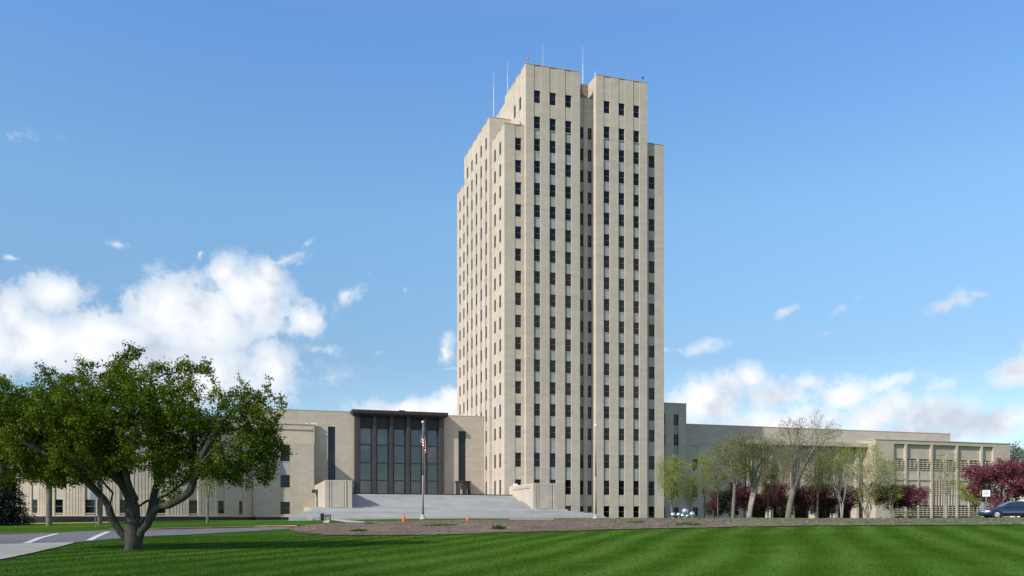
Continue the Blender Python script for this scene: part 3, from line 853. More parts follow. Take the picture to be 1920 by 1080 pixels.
def rnd_mat(name, stops, rough=0.9, trans=0.0, sat=None):
    t = NT(name); a = t.n('ShaderNodeAttribute', attribute_name='rnd')
    c = t.ramp(a.outputs['Fac'], stops)
    if trans > 0:
        d = t.n('ShaderNodeBsdfDiffuse'); t.l(c, d.inputs[0])
        g_ = t.n('ShaderNodeBsdfTranslucent'); t.l(t.mix(1.0, c, (1.0, 1.15, 0.6, 1), 'MULTIPLY'), g_.inputs[0])
        gl = t.n('ShaderNodeBsdfGlossy'); gl.inputs['Roughness'].default_value = 0.45; gl.inputs[0].default_value = (1,1,1,1)
        m = t.n('ShaderNodeMixShader'); m.inputs[0].default_value = trans; t.l(d.outputs[0], m.inputs[1]); t.l(g_.outputs[0], m.inputs[2])
        m2 = t.n('ShaderNodeMixShader'); m2.inputs[0].default_value = 0.008; t.l(m.outputs[0], m2.inputs[1]); t.l(gl.outputs[0], m2.inputs[2])
        t.l(m2.outputs[0], t.out.inputs[0])
    else: t.bsdf(c, rough, 0.1)
    return t.mat
M['chips'] = rnd_mat('bark_chips', [(0.0, (0.05,0.035,0.03)), (0.5, (0.15,0.11,0.09)), (0.85, (0.26,0.21,0.15)), (1.0, (0.42,0.36,0.24))])
M['blade'] = rnd_mat('grass_blades', [(0.0, (0.012,0.040,0.003)), (0.5, (0.028,0.085,0.007)), (0.9, (0.055,0.125,0.016)), (1.0, (0.10,0.16,0.04))])
scatter('bark_chips', mulch_near, mulch_far, 11000, 0.065, M['chips'], 'loose bark chips and straw strewn over the planting bed', 540, 1930, seed=2)
M['weed'] = rnd_mat('weed_leaves', [(0.0, (0.05,0.075,0.03)), (1.0, (0.14,0.17,0.09))])
scatter('weeds', mulch_near, mulch_far, 700, 0.09, M['weed'], 'low green weeds sprouting through the bark at the right end of the bed', 1150, 1930, 0.8, seed=3)
scatter('weeds', [(540,992),(1930,986)], [(540,990),(1930,984)], 10, 0.1, M['blade'], 'x', 600, 700, 0.8, seed=3) if False else None
# weed tufts on the bed
def tuft(u, v, w, h, n, seed, lab):
    r = np.random.default_rng(seed); x, y = ground_pt(u, v); z = T(x, y)
    a = r.uniform(0, 2*np.pi, n); rr = w*np.sqrt(r.random(n)); cx = x+rr*np.cos(a); cy = y+rr*np.sin(a)
    cz = terrain(cx, cy)+0.03
    b = r.uniform(0, 2*np.pi, n); hh = h*r.uniform(0.4, 1, n)*(1-0.5*rr/w); ww = 0.05+0*a
    lean = r.uniform(-0.5, 0.5, (n,2))*hh[:,None]
    V = np.concatenate([np.column_stack([cx-ww*np.cos(b), cy-ww*np.sin(b), cz]), np.column_stack([cx+ww*np.cos(b), cy+ww*np.sin(b), cz]), np.column_stack([cx+lean[:,0], cy+lean[:,1], cz+hh])])
    o = np_mesh('weed_tuft', V, np.stack([np.arange(n), np.arange(n)+n, np.arange(n)+2*n], 1), M['blade'], rnd=r.random(n))
    o['label'] = lab; o['category'] = 'weed'; o['group'] = 'weed tufts on the bark bed'
tuft(672, 997.5, 0.7, 0.35, 260, 1, 'green weed tuft at the left end of the bark bed, low down')
tuft(825, 986.5, 1.6, 0.28, 420, 2, 'wide low green patch in the bark bed right of the flag pole')
tuft(934, 993.5, 0.55, 0.50, 300, 3, 'tallest dark weed tuft near the middle of the bark bed')
tuft(1192, 981, 0.8, 0.3, 260, 14, 'weed tuft in the bark bed below the tower right corner')
tuft(1290, 986, 0.9, 0.35, 260, 5, 'weed tuft in the bark bed below the silver spheres')
tuft(692, 983, 0.6, 0.25, 160, 6, 'small weed tuft at the upper edge of the bark bed under the path end')
# short grass blades on the near lawn
def lawn_blades(n, D0, D1, seed):
    r = np.random.default_rng(seed)
    D = D0 + (D1-D0)*r.random(n)**1.3
    u = r.uniform(-30, 1950, n)
    # keep clear of pavement and bed
    v = CV + (EYE.z - terrain(*[q for q in at_np(u, D)]))*F/D
    lim = np.interp(u, [c[0] for c in apron_near if c[0] > -300]+[175,275,350,480,538]+[c[0] for c in mulch_near[1:]],
                       [c[1] for c in apron_near if c[0] > -300]+[1014.5,1006,1003.5,996,990]+[c[1] for c in mulch_near[1:]])
    keep = v > lim+0.8
    u, D = u[keep], D[keep]; n = len(u)
    x, y = at_np(u, D); z = terrain(x, y)
    b = r.uniform(0, 2*np.pi, n); h = r.uniform(0.025, 0.07, n); w = 0.012*np.maximum(1, D/30)
    lx, ly = r.normal(0, 0.02, n), r.normal(0, 0.02, n)
    V = np.concatenate([np.column_stack([x-w*np.cos(b), y-w*np.sin(b), z-0.005]), np.column_stack([x+w*np.cos(b), y+w*np.sin(b), z-0.005]), np.column_stack([x+lx, y+ly, z+h])])
    o = np_mesh('grass', V, np.stack([np.arange(n), np.arange(n)+n, np.arange(n)+2*n], 1), M['blade'], rnd=0.25+r.random(n)*0.5)
    tag(o, 'short mown grass blades on the near lawn', kind='stuff')
def at_np(u, D):
    t_ = (u-CU)/F
    return D*(SN+t_*CS), D*(CS-t_*SN)
lawn_blades(80000, 25.5, 62, 9)
# ================================================================ TREES
def leafmat(name, stops, trans=0.35): return rnd_mat(name, stops, trans=trans)
M['leaf_dark'] = leafmat('elm_leaves', [(0.0, (0.034,0.060,0.004)), (0.45, (0.094,0.142,0.007)), (0.8, (0.17,0.225,0.014)), (1.0, (0.28,0.33,0.04))], 0.35)
M['leaf_lime'] = leafmat('young_lime_leaves', [(0.0, (0.16,0.18,0.03)), (0.5, (0.28,0.30,0.05)), (1.0, (0.46,0.46,0.12))], 0.4)
M['leaf_olive'] = leafmat('budding_olive_leaves', [(0.0, (0.12,0.115,0.045)), (0.5, (0.20,0.20,0.07)), (1.0, (0.33,0.33,0.13))], 0.35)
M['leaf_pink'] = leafmat('crabapple_blossom', [(0.0, (0.06,0.018,0.024)), (0.45, (0.165,0.035,0.058)), (0.8, (0.31,0.085,0.14)), (1.0, (0.52,0.25,0.32))], 0.3)
M['leaf_crim'] = leafmat('crimson_foliage', [(0.0, (0.045,0.016,0.018)), (0.5, (0.135,0.030,0.045)), (1.0, (0.36,0.12,0.18))], 0.3)
M['needle'] = leafmat('spruce_needles', [(0.0, (0.004,0.010,0.007)), (0.6, (0.010,0.022,0.014)), (1.0, (0.022,0.040,0.025))], 0.1)
M['leaf_far'] = leafmat('far_tree_buds', [(0.0, (0.11,0.12,0.10)), (1.0, (0.20,0.22,0.16))], 0.3)
def bark(name, c0, c1, sc=3.0):
    t = NT(name); p = t.pos()
    n1 = t.noise(t.vscale(p, (3, 3, 0.7)), sc, 6, 0.7); n2 = t.noise(p, 0.8, 3)
    k = t.math('ADD', t.math('MULTIPLY', n1, 0.75), t.math('MULTIPLY', n2, 0.25))
    t.bsdf(t.ramp(k, [(0.34, c0), (0.64, c1)]), 0.95, 0.1, bump=n1, bstr=0.9, bdist=0.06)
    return t.mat
M['bark_dark'] = bark('elm_bark', (0.022,0.020,0.017), (0.115,0.104,0.088), 5.0)
M['bark_grey'] = bark('grey_bark', (0.085,0.072,0.058), (0.21,0.188,0.155))
M['bark_pale'] = bark('pale_bark', (0.14,0.125,0.108), (0.35,0.325,0.29))
M['bark_brown'] = bark('brown_twig_bark', (0.07,0.05,0.04), (0.19,0.15,0.12))

def colonize(attr, nodes, parent, step, infl, kill, iters=70, wiggle=0.15, seed=0, up=0.0):
    r = np.random.default_rng(seed)
    P = list(map(np.array, nodes)); par = list(parent)
    A = attr.copy(); N = np.array(P)
    d = np.linalg.norm(A[:,None,:]-N[None,:,:], axis=2); near = d.argmin(1); dist = d.min(1)
    for it in range(iters):
        if len(A) == 0: break
        act = dist < infl
        if not act.any():
            infl *= 1.5
            if infl > 60: break
            continue
        new = []
        idx = near[act]; dirs = A[act]-np.array(P)[idx]; dirs /= np.linalg.norm(dirs, axis=1, keepdims=True)+1e-9
        order = np.argsort(idx, kind='stable'); idx = idx[order]; dirs = dirs[order]
        uq, st = np.unique(idx, return_index=True); sums = np.add.reduceat(dirs, st, axis=0)
        for i, sm in zip(uq, sums):
            sm = sm/(np.linalg.norm(sm)+1e-9) + r.normal(0, wiggle, 3) + np.array([0,0,up])
            sm /= np.linalg.norm(sm)+1e-9
            new.append((i, P[i]+sm*step))
        base = len(P)
        for i, p in new: P.append(p); par.append(int(i))
        NN = np.array([p for _, p in new])
        dn = np.linalg.norm(A[:,None,:]-NN[None,:,:], axis=2); m = dn.argmin(1); dm = dn.min(1)
        b = dm < dist; near = np.where(b, base+m, near); dist = np.where(b, dm, dist)
        keep = dist > kill
        A, near, dist = A[keep], near[keep], dist[keep]
        if len(P) > 14000: break
    return np.array(P), np.array(par)

def limbs_to_nodes(limbs, step):
    """limbs: list of (attach, [points]) where attach is None or index of an earlier limb (joined at nearest node)."""
    P, par = [], []
    for att, pts in limbs:
        pts = [np.array(p, float) for p in pts]
        if att is None: last = -1
        else:
            d = [np.linalg.norm(q-pts[0]) for q in P]; last = int(np.argmin(d)); pts = [P[last]] + pts
        for i in range(len(pts)-1):
            a, b = pts[i], pts[i+1]; n = max(1, int(round(np.linalg.norm(b-a)/step)))
            if i == 0 and last == -1: P.append(a); par.append(-1); last = len(P)-1
            for k in range(1, n+1):
                P.append(a+(b-a)*k/n); par.append(last); last = len(P)-1
    return P, par

def branch_mesh(P, par, rbase, rmin, expo=1.9, flare=1.0, minr_draw=0.0):
    n = len(P); ch = [[] for _ in range(n)]
    for i in range(n):
        if par[i] >= 0: ch[par[i]].append(i)
    w = np.zeros(n)
    for i in range(n-1, -1, -1):
        if not ch[i]: w[i] = 1.0
        if par[i] >= 0: w[par[i]] += w[i] if True else 0
    # pipe model: area ~ number of tips
    root = [i for i in range(n) if par[i] < 0]
    tips = w
    wm = max(tips[i] for i in root)
    rad = np.maximum(rmin, rbase*(tips/wm)**(1/expo))
    V = []; Fc = []
    def ring(p, d, r, k, ref):
        a = ref - d*np.dot(ref, d); na = np.linalg.norm(a)
        if na < 1e-4: a = np.array([d[1], -d[0], 0.3]); a -= d*np.dot(a, d); na = np.linalg.norm(a)
        a /= na; b = np.cross(d, a)
        ths = 2*np.pi*np.arange(k)/k
        return p + r*(np.cos(ths)[:,None]*a + np.sin(ths)[:,None]*b)
    starts = [(i, None) for i in root]
    ref = np.array([0.9, 0.35, 0.2])
    while starts:
        i, pr = starts.pop()
        chain = [i] if pr is None else [pr, i]
        while ch[chain[-1]]:
            cs = sorted(ch[chain[-1]], key=lambda c: -tips[c])
            for c in cs[1:]: starts.append((c, chain[-1]))
            chain.append(cs[0])
        r1 = rad[chain[1]] if len(chain) > 1 else rad[chain[0]]
        k = 10 if r1 > 0.15 else (7 if r1 > 0.05 else (4 if r1 > 0.02 else 3))
        base = len(V)//1
        b0 = sum(len(x) for x in V) if False else None
        rings = []
        for j, c in enumerate(chain):
            a_ = P[chain[max(0,j-1)]]; b_ = P[chain[min(len(chain)-1,j+1)]]
            d = b_-a_; d = d/(np.linalg.norm(d)+1e-9)
            r = rad[c] if not (j == 0 and pr is not None) else min(rad[c], r1*1.25)
            if j == len(chain)-1: r *= 0.4
            rings.append(ring(P[c], d, r, k, ref))
        Fc.append((k, len(rings))); V.append(np.concatenate(rings))
    allV = np.concatenate(V); faces = []
    off = 0
    quads = []
    for (k, m), v in zip(Fc, V):
        I = np.arange(k*m).reshape(m, k)+off
        J = np.roll(I, -1, axis=1)
        quads.append(np.stack([I[:-1].ravel(), J[:-1].ravel(), J[1:].ravel(), I[1:].ravel()], 1)); off += k*m
    return allV, np.concatenate(quads), tips, ch

def leaf_cloud(C, spread, size, per, seed, flat=0.3, aspect=0.55):
    r = np.random.default_rng(seed); n = len(C)*per
    c = np.repeat(C, per, axis=0) + r.normal(0, spread, (n,3))
    a = r.normal(0, 1, (n,3)); a /= np.linalg.norm(a, axis=1, keepdims=True)
    nrm = r.normal(0, 1, (n,3)); nrm[:,2] += flat*3; nrm /= np.linalg.norm(nrm, axis=1, keepdims=True)
    a -= nrm*(a*nrm).sum(1)[:,None]; a /= np.linalg.norm(a, axis=1, keepdims=True)+1e-9
    b = np.cross(nrm, a); s = size*r.uniform(0.55, 1.35, n)[:,None]
    V = np.concatenate([c-a*s, c+b*s*aspect+nrm*s*0.12, c+a*s, c-b*s*aspect+nrm*s*0.12])
    Fq = np.stack([np.arange(n), np.arange(n)+n, np.arange(n)+2*n, np.arange(n)+3*n], 1)
    rnd = np.clip(np.repeat(r.normal(0.45, 0.2, len(C)), per) + r.normal(0, 0.17, n), 0, 1)
    return V, Fq, rnd

def value_noise(P, scale, seed):
    r = np.random.default_rng(seed); G = r.random((24,24,24)); q = P*scale
    i = np.floor(q).astype(int); f = q-i; f = f*f*(3-2*f); out = 0
    for dx in (0,1):
        for dy in (0,1):
            for dz in (0,1):
                w = (f[:,0] if dx else 1-f[:,0])*(f[:,1] if dy else 1-f[:,1])*(f[:,2] if dz else 1-f[:,2])
                out = out + w*G[(i[:,0]+dx)%24, (i[:,1]+dy)%24, (i[:,2]+dz)%24]
    return out

def blob_points(blobs, n, seed, thr=0.3, nscale=0.6, shell=0.0):
    """blobs: (cx,cy,cz,rx,ry,rz)"""
    r = np.random.default_rng(seed); vol = np.array([b[3]*b[4]*b[5] for b in blobs]); vol = vol**0.75/np.sum(vol**0.75)
    out = []
    for b, f in zip(blobs, vol):
        m = int(n*f*2)+6
        p = r.normal(0, 1, (m,3)); p /= np.linalg.norm(p, axis=1, keepdims=True)
        rr = (shell + (1-shell)*r.random(m))**(1/2.2)
        out.append(np.array(b[:3])+p*rr[:,None]*np.array(b[3:6]))
    A = np.concatenate(out); v = value_noise(A+50, nscale, seed+9)
    A = A[v > thr]
    if len(A) > n: A = A[r.choice(len(A), n, replace=False)]
    return A

def tree(name, base, limbs, blobs, n, step, kill, rbase, rmin, barkm, leafm, leaf, label, cat='tree', group=None, infl=6, seed=1, thr=0.3, nscale=0.6, tipr=None, wiggle=0.15, expo=1.9, leafprob=1.0, shell=0.0, up=0.0, part='crown'):
    root = empty(name, base, 0, label, cat, group)
    A = blob_points(blobs, n, seed, thr, nscale, shell)
    P0, par0 = limbs_to_nodes(limbs, step)
    P, par = colonize(A, P0, par0, step, infl, kill, seed=seed, wiggle=wiggle, up=up)
    V, Q, rad, ch = branch_mesh(P, par, rbase, rmin, expo)
    o0 = np.array(base)
    np_mesh('trunk', V-o0, Q, barkm, root, smooth=True)
    if leafm is not None:
        tipr = tipr or 3
        r = np.random.default_rng(seed+3)
        sel = np.array([i for i in range(len(P0), len(P)) if rad[i] <= tipr and r.random() < leafprob])
        if len(sel):
            V, Q, rn = leaf_cloud(P[sel], leaf[0], leaf[1], leaf[2], seed+5)
            np_mesh(part, V-o0, Q, leafm, root, rnd=rn)
    return root

# ---- the big spreading tree in front, left
DT = 43.0
SC = DT/F
def q3(u, v, dz=0.0):
    p = pt(u, v, DT); return (p.x + SN*dz, p.y + CS*dz, p.z)
bx, by = at(255, DT); bz = T(bx, by)
vb = CV - (bz-0.1-EYE.z)*F/DT
limbs = [
 (None, [q3(253,vb,0), q3(253,1022,0), q3(254,1014,0), q3(255,1004,0)]),
 (0, [q3(246,1016,-.1), q3(234,998,-.3), q3(222,980,-.4), q3(215,966,-.5), q3(213,950,-.5), q3(206,938,-.6), q3(196,925,-.6), q3(182,908,-.9), q3(170,894,-1.1), q3(150,880,-1.5), q3(122,858,-1.8), q3(95,838,-2.2)]),
 (None, [q3(251,vb,-.25), q3(251,1012,-.25), q3(251,990,-.15), q3(249,972,0), q3(247,956,.1), q3(240,938,.3), q3(230,920,.4), q3(222,903,.3), q3(210,892,.3), q3(197,887,.3), q3(172,880,.5), q3(150,873,.8), q3(138,880,.9), q3(122,885,1.0), q3(95,876,1.2), q3(78,868,1.5), q3(68,856,1.6)]),
 (0, [q3(260,992,.3), q3(268,972,.6), q3(273,950,.8), q3(275,925,1.0), q3(278,902,1.1), q3(274,880,1.2), q3(268,850,1.3), q3(273,800,1.2), q3(266,740,1.0), q3(270,700,.9)]),
 (None, [q3(261,vb,-.05), q3(263,1012,-.15), q3(271,997,-.3), q3(282,983,-.4), q3(292,968,-.6), q3(300,957,-.7), q3(313,950,-.8), q3(330,949,-1.0), q3(345,943,-1.1), q3(360,933,-1.2), q3(374,923,-1.3), q3(380,911,-1.35), q3(384,900,-1.4), q3(396,887,-1.5), q3(402,860,-1.6), q3(425,815,-1.6), q3(450,780,-1.4)]),
 (2, [q3(252,948,.6), q3(262,938,.8), q3(284,934,.9), q3(300,923,1.1), q3(318,908,1.3), q3(334,893,1.6), q3(352,882,2.0), q3(380,850,2.4)]),
 (2, [q3(258,936,-.2), q3(252,916,-.4), q3(246,892,-.6), q3(241,850,-.8), q3(225,790,-1.0)]),
 (2, [q3(216,886,1.2), q3(203,860,1.8), q3(190,810,2.0), q3(165,770,2.2)]),
 (1, [q3(222,958,-.9), q3(230,944,-1.2), q3(236,926,-1.5), q3(226,902,-2.2), q3(180,860,-3.0)]),
 (4, [q3(392,880,-1.8), q3(430,850,-2.2), q3(470,820,-2.4)]),
 (4, [q3(430,800,-1.6), q3(465,770,-1.2), q3(500,735,-.8)]),
]
jl = random.Random(3)
limbs = [(a_, [tuple(c_+jl.uniform(-.045,.045) if 0 < i_ < len(p_)-1 else c_ for c_ in q_) for i_, q_ in enumerate(p_)]) for a_, p_ in limbs]
def bb(u, v, ru, rv, dz=0.0, rd=2.6):
    c = q3(u, v, dz); return (c[0], c[1], c[2], ru*SC, rd, rv*SC)
blobs = [bb(60,775,100,75,0,3.2), bb(150,780,105,72,0,3.4), bb(250,765,95,75,0,3.2), bb(238,705,42,42,0,1.6), bb(345,775,85,70,0,3.0),
 bb(420,785,70,62,0,2.4), bb(452,850,60,46,-.5,2.0), bb(490,800,34,70,0,1.5), bb(-10,800,90,85,0,3), bb(110,850,120,48,0,3.2), bb(290,850,110,38,0,3.0),
 bb(200,820,150,66,-2.0,1.6), bb(60,860,80,45,-1.5,1.6), bb(500,830,22,55,0,1.0),
 bb(330,872,60,26,.8,1.6), bb(425,880,50,28,-1.2,1.4), bb(165,882,60,22,-1.0,1.5), bb(90,885,70,26,.5,2.0), bb(20,880,60,32,0,2.0), bb(245,850,70,34,1.5,1.4)]
jb = random.Random(12)
outline = [(5,715),(30,695),(58,682),(80,690),(108,700),(130,705),(158,698),(185,705),(212,680),(240,662),(268,668),(300,690),(325,700),(348,694),(378,690),(405,698),(432,712),(455,728),(470,748),(488,742),(506,772),(514,800),(518,840),(508,872),(485,890),(470,905),(440,896),(405,890),(360,885),(330,880),(190,885),(160,893),(120,900),(80,895),(40,890),(10,880)]
for (u_, v_) in outline:
    blobs.append(bb(u_+jb.uniform(-5,5), v_+jb.uniform(-5,5), jb.uniform(14,24), jb.uniform(10,22), jb.uniform(-1.2,1.2), jb.uniform(.5,1.0)))
for (u_, v_, r_) in [(254,662,16),(275,660,16),(284,668,14),(246,655,9),(505,715,17),(511,728,16),(527,752,15),(536,768,12),(424,684,12),(155,680,12),(60,676,10),(468,722,14),(482,730,14),(445,708,12),(345,680,10),(20,690,12),(530,760,8)]:
    blobs.append(bb(u_, v_, 4.5, r_, jb.uniform(-.6,.6), .25))
tree('spreading_tree', (bx, by, bz), limbs, blobs, 8600, 0.20, 0.20, 0.35, 0.006, M['bark_dark'], M['leaf_dark'], (0.11, 0.066, 22),
     'large spreading green tree with several crooked grey stems on the near lawn', infl=3.2, seed=21, thr=0.43, nscale=0.95, tipr=5, expo=1.48, wiggle=0.22)

# ---- young and budding trees on the right
def stdtree(name, u, D, vtop, ru, ratio, label, leafm, barkm, n=500, fork=0.25, seed=1, rbase=0.16, lean=0.0, stems=1, leaf=(0.16,0.07,5), shape='vase', thr=0.3, cat='tree', group=None, leafprob=1.0, ucrown=None, step=0.35, kill=0.4, rmin=0.011, vbot=None, part='crown', tipr=None):
    if leafm in (M['leaf_pink'], M['leaf_crim']): ru *= 1.15
    x, y = at(u, D); z = T(x, y); s = D/F
    H = (EYE.z + (CV-vtop)*s) - z
    W = ru*s; cu = (ucrown-u)*s if ucrown is not None else 0.0
    zb = z + H*fork if vbot is None else EYE.z+(CV-vbot)*s
    r_ = random.Random(seed)
    def P(l, h, dd=0.0): return (x+CS*l+SN*dd, y-SN*l+CS*dd, z+h)
    limbs = []
    for k in range(stems):
        o = (k-(stems-1)/2)*0.35
        if k == 0 or True:
            limbs.append((None, [P(o*0.3,-0.1, o*0.2), P(o*0.6+lean*0.4, H*fork*0.5), P(o+lean, H*fork)]))
    nb = 3 if stems < 3 else 1
    for k in range(stems):
        o = (k-(stems-1)/2)*0.35
        for j in range(nb):
            a = r_.uniform(0, 6.28); sp = W*r_.uniform(0.25, 0.5)
            limbs.append((0, [P(o+lean, H*fork*0.98), P(o+lean+cu*0.4+sp*0.5*math.cos(a), H*(fork+0.15+0.1*r_.random()), sp*0.5*math.sin(a)), P(lean+cu+sp*math.cos(a), H*(fork+0.38), sp*math.sin(a))]))
    zt = z+H; zc = (zt+zb)/2
    c = P(lean+cu, 0); bl = []
    if shape == 'vase':
        H_ = zt-zb
        bl = [(c[0], c[1], zb+H_*0.50, W*0.85, W*0.85, H_*0.38), (c[0], c[1], zb+H_*0.27, W*0.66, W*0.66, H_*0.26)]
        for k in range(9):
            a = k*2.4+r_.uniform(-.4,.4); q_ = W*r_.uniform(0.25,0.98); hh = H_*r_.uniform(0.16,0.27)
            top_ = zt - H_*(0.26*(q_/W)**1.5) - H_*r_.uniform(-0.03,0.08)
            bl.append((c[0]+q_*math.cos(a), c[1]+q_*math.sin(a), top_-hh, W*0.25, W*0.25, hh))
    elif shape == 'round':
        bl = [(c[0], c[1], zc, W*0.8, W*0.8, (zt-zb)*0.46)]
        for k in range(7):
            a = r_.uniform(0,6.28); bl.append((c[0]+W*0.6*math.cos(a), c[1]+W*0.5*math.sin(a), zb+(zt-zb)*r_.uniform(0.3,0.85), W*0.42, W*0.42, (zt-zb)*0.2))
    n = int(n*2.2); kill = kill*0.68; step = step*0.75; tipr = tipr or 5
    dense = leafm in (M['leaf_pink'], M['leaf_crim'])
    leaf = (leaf[0]*1.25, leaf[1]*(1.2 if dense else 1.15), int(round(leaf[2]*(1.5 if dense else (2.5 if leafm is M['leaf_olive'] else 1.9)))))
    return tree(name, (x,y,z), limbs, bl, n, step, kill, rbase*0.85, rmin, barkm, leafm, leaf, label, cat, group, infl=5, seed=seed, thr=thr, leafprob=leafprob, nscale=0.7, part=part, tipr=tipr, expo=1.6, up=0.18 if shape == 'vase' else 0.0)

G1 = 'budding trees in the row in front of the right wing'
L, O, BG, BP, BD = M['leaf_lime'], M['leaf_olive'], M['bark_grey'], M['bark_pale'], M['bark_brown']
stdtree('lime_tree', 1259, 118, 842, 34, 1, 'bright lime green young tree against the right edge of the tower', L, BG, 650, 0.22, 31, 0.13, leaf=(0.24,0.06,6), group=G1, thr=0.34)
stdtree('lime_tree', 1294, 120, 872, 24, 1, 'small lime green tree with a V shaped fork behind the silver spheres', L, BG, 420, 0.22, 32, 0.11, leaf=(0.22,0.06,5), group=G1, thr=0.38)
stdtree('lime_tree', 1321, 122, 836, 27, 1, 'slim pale green tree third from the tower', L, BG, 520, 0.25, 33, 0.12, leaf=(0.24,0.055,4), group=G1, thr=0.38)
stdtree('budding_tree', 1374, 118, 797, 44, 1, 'leaning grey tree with thin olive leaves left of the twisted trunks', O, BG, 900, 0.32, 34, 0.28, lean=0.25, leaf=(0.2,0.06,4), group=G1, ucrown=1380)
stdtree('budding_tree', 1404, 119, 800, 40, 1, 'grey tree with two twisted trunks and olive buds', O, BP, 800, 0.28, 35, 0.34, lean=0.6, stems=2, leaf=(0.2,0.055,3), group=G1, ucrown=1412)
stdtree('budding_tree', 1440, 122, 850, 24, 1, 'slim short olive tree between the twisted trunks and the tallest tree', O, BG, 340, 0.30, 36, 0.12, leaf=(0.17,0.06,4), group=G1)
stdtree('tall_bare_tree', 1477, 116, 760, 78, 1, 'tallest tree of the row, nearly bare top and thick pale leaning trunk', O, BG, 2600, 0.24, 37, 0.46, lean=0.7, leaf=(0.2,0.05,2), group=G1, ucrown=1488, thr=0.38, step=0.32, kill=0.33, leafprob=0.3, rmin=0.017)
stdtree('budding_tree', 1533, 121, 826, 36, 1, 'slim trunked olive tree just right of the tallest tree', O, BG, 500, 0.30, 38, 0.14, leaf=(0.18,0.06,4), group=G1)
stdtree('bare_tree', 1578, 117, 878, 40, 1, 'small pale double stemmed bare tree before the crimson bushes', None, BP, 700, 0.30, 39, 0.17, stems=2, shape='round', group=G1, thr=0.3, rmin=0.010)
stdtree('budding_tree', 1572, 124, 818, 40, 1, 'yellow green crown rising behind the pale bare tree', L, BG, 600, 0.3, 40, 0.16, leaf=(0.2,0.06,3), group=G1)
stdtree('budding_tree', 1626, 118, 815, 46, 1, 'vase shaped tree with many pale stems and yellow green buds before the sunlit wall', L, BP, 1000, 0.12, 41, 0.17, stems=4, leaf=(0.2,0.058,3), group=G1, thr=0.36)
stdtree('budding_tree', 1671, 119, 850, 34, 1, 'low yellow green tree standing in the crimson bush left of the louvres', L, BP, 480, 0.2, 42, 0.13, stems=2, leaf=(0.18,0.058,3), group=G1)
stdtree('budding_tree', 1776, 133, 838, 40, 1, 'faint thin budding tree in front of the louvre screens', L, BG, 420, 0.3, 43, 0.10, leaf=(0.2,0.055,2), group=G1, leafprob=0.6)
stdtree('budding_tree', 1346, 126, 822, 30, 1, 'hazy olive crown between the third lime tree and the leaning grey tree', O, BG, 420, 0.3, 45, 0.10, leaf=(0.2,0.055,3), group=G1)
stdtree('budding_tree', 1548, 128, 838, 34, 1, 'thin olive tree standing behind the slim trunk right of the tallest tree', O, BG, 460, 0.3, 46, 0.10, leaf=(0.2,0.055,4), group=G1)
stdtree('budding_tree', 1462, 128, 815, 40, 1, 'broad olive haze of twigs behind the tallest tree', O, BG, 700, 0.3, 47, 0.13, leaf=(0.2,0.055,4), group=G1)
stdtree('small_green_tree', 1826, 112, 902, 34, 1, 'small dense yellow green tree left of the white sign', L, BD, 420, 0.28, 44, 0.13, shape='round', leaf=(0.13,0.06,9), group=G1, stems=2)
G2 = 'crimson crabapples in front of the right wing'
PK, CR = M['leaf_pink'], M['leaf_crim']
stdtree('crabapple', 1395, 127, 902, 26, 1, 'dark red crabapple between the leaning tree and the twisted trunks', CR, BD, 420, 0.2, 51, 0.12, shape='round', leaf=(0.16,0.085,10), group=G2)
stdtree('crabapple', 1337, 128, 915, 11, 1, 'tiny pink blossoming bush beside the dark evergreen hedge', PK, BD, 90, 0.15, 52, 0.06, shape='round', leaf=(0.14,0.08,9), group=G2)
stdtree('crabapple', 1447, 127, 900, 30, 1, 'red crabapple just left of the tallest tree', CR, BD, 480, 0.2, 53, 0.12, shape='round', leaf=(0.16,0.085,9), group=G2)
stdtree('crabapple', 1513, 126, 905, 36, 1, 'dark crimson crabapple right of the tallest trunk', CR, BD, 520, 0.3, 54, 0.12, shape='round', leaf=(0.16,0.08,9), group=G2)
stdtree('crabapple', 1560, 127, 908, 34, 1, 'dark crimson crabapple behind the pale bare tree', CR, BD, 460, 0.3, 55, 0.12, shape='round', leaf=(0.16,0.08,9), group=G2)
stdtree('crabapple', 1593, 124, 910, 24, 1, 'bright pink flowering crabapple right of the pale bare tree', PK, BD, 360, 0.25, 56, 0.10, shape='round', leaf=(0.15,0.08,9), group=G2)
stdtree('crabapple', 1670, 122, 905, 38, 1, 'dark crimson crabapple left of the louvre screens', CR, BD, 560, 0.2, 57, 0.12, shape='round', leaf=(0.16,0.08,9), group=G2)
stdtree('crabapple', 1712, 121, 906, 30, 1, 'magenta crabapple before the lower louvre screens', PK, BD, 460, 0.2, 58, 0.12, shape='round', leaf=(0.15,0.08,9), group=G2)
stdtree('crabapple', 1877, 100, 866, 62, 1, 'largest magenta crabapple above the dark blue car', PK, BD, 1300, 0.2, 59, 0.20, shape='round', leaf=(0.15,0.075,10), group=G2, thr=0.36)
stdtree('crabapple', 1946, 98, 880, 44, 1, 'crimson crabapple cut by the right edge of the picture', CR, BD, 700, 0.2, 60, 0.16, shape='round', leaf=(0.15,0.075,9), group=G2)
stdtree('crabapple', 1868, 92, 933, 12, 1, 'low bright pink bush beside the signpost behind the car', PK, BD, 120, 0.1, 61, 0.05, shape='round', leaf=(0.12,0.07,9), group=G2)
def bush(name, u, D, vtop, ru, label, mat, n, seed, leaf=(0.16,0.08,8), group=None, cat='bush', thr=0.2):
    return stdtree(name, u, D, vtop, ru, 1, label, mat, M['bark_brown'], n, 0.05, seed, 0.05, shape='round', leaf=leaf, cat=cat, group=group, vbot=972, thr=thr, part='foliage')
M['leaf_hedge'] = leafmat('hedge_leaves', [(0.0, (0.012,0.018,0.008)), (0.6, (0.04,0.05,0.02)), (1.0, (0.10,0.11,0.05))], 0.2)
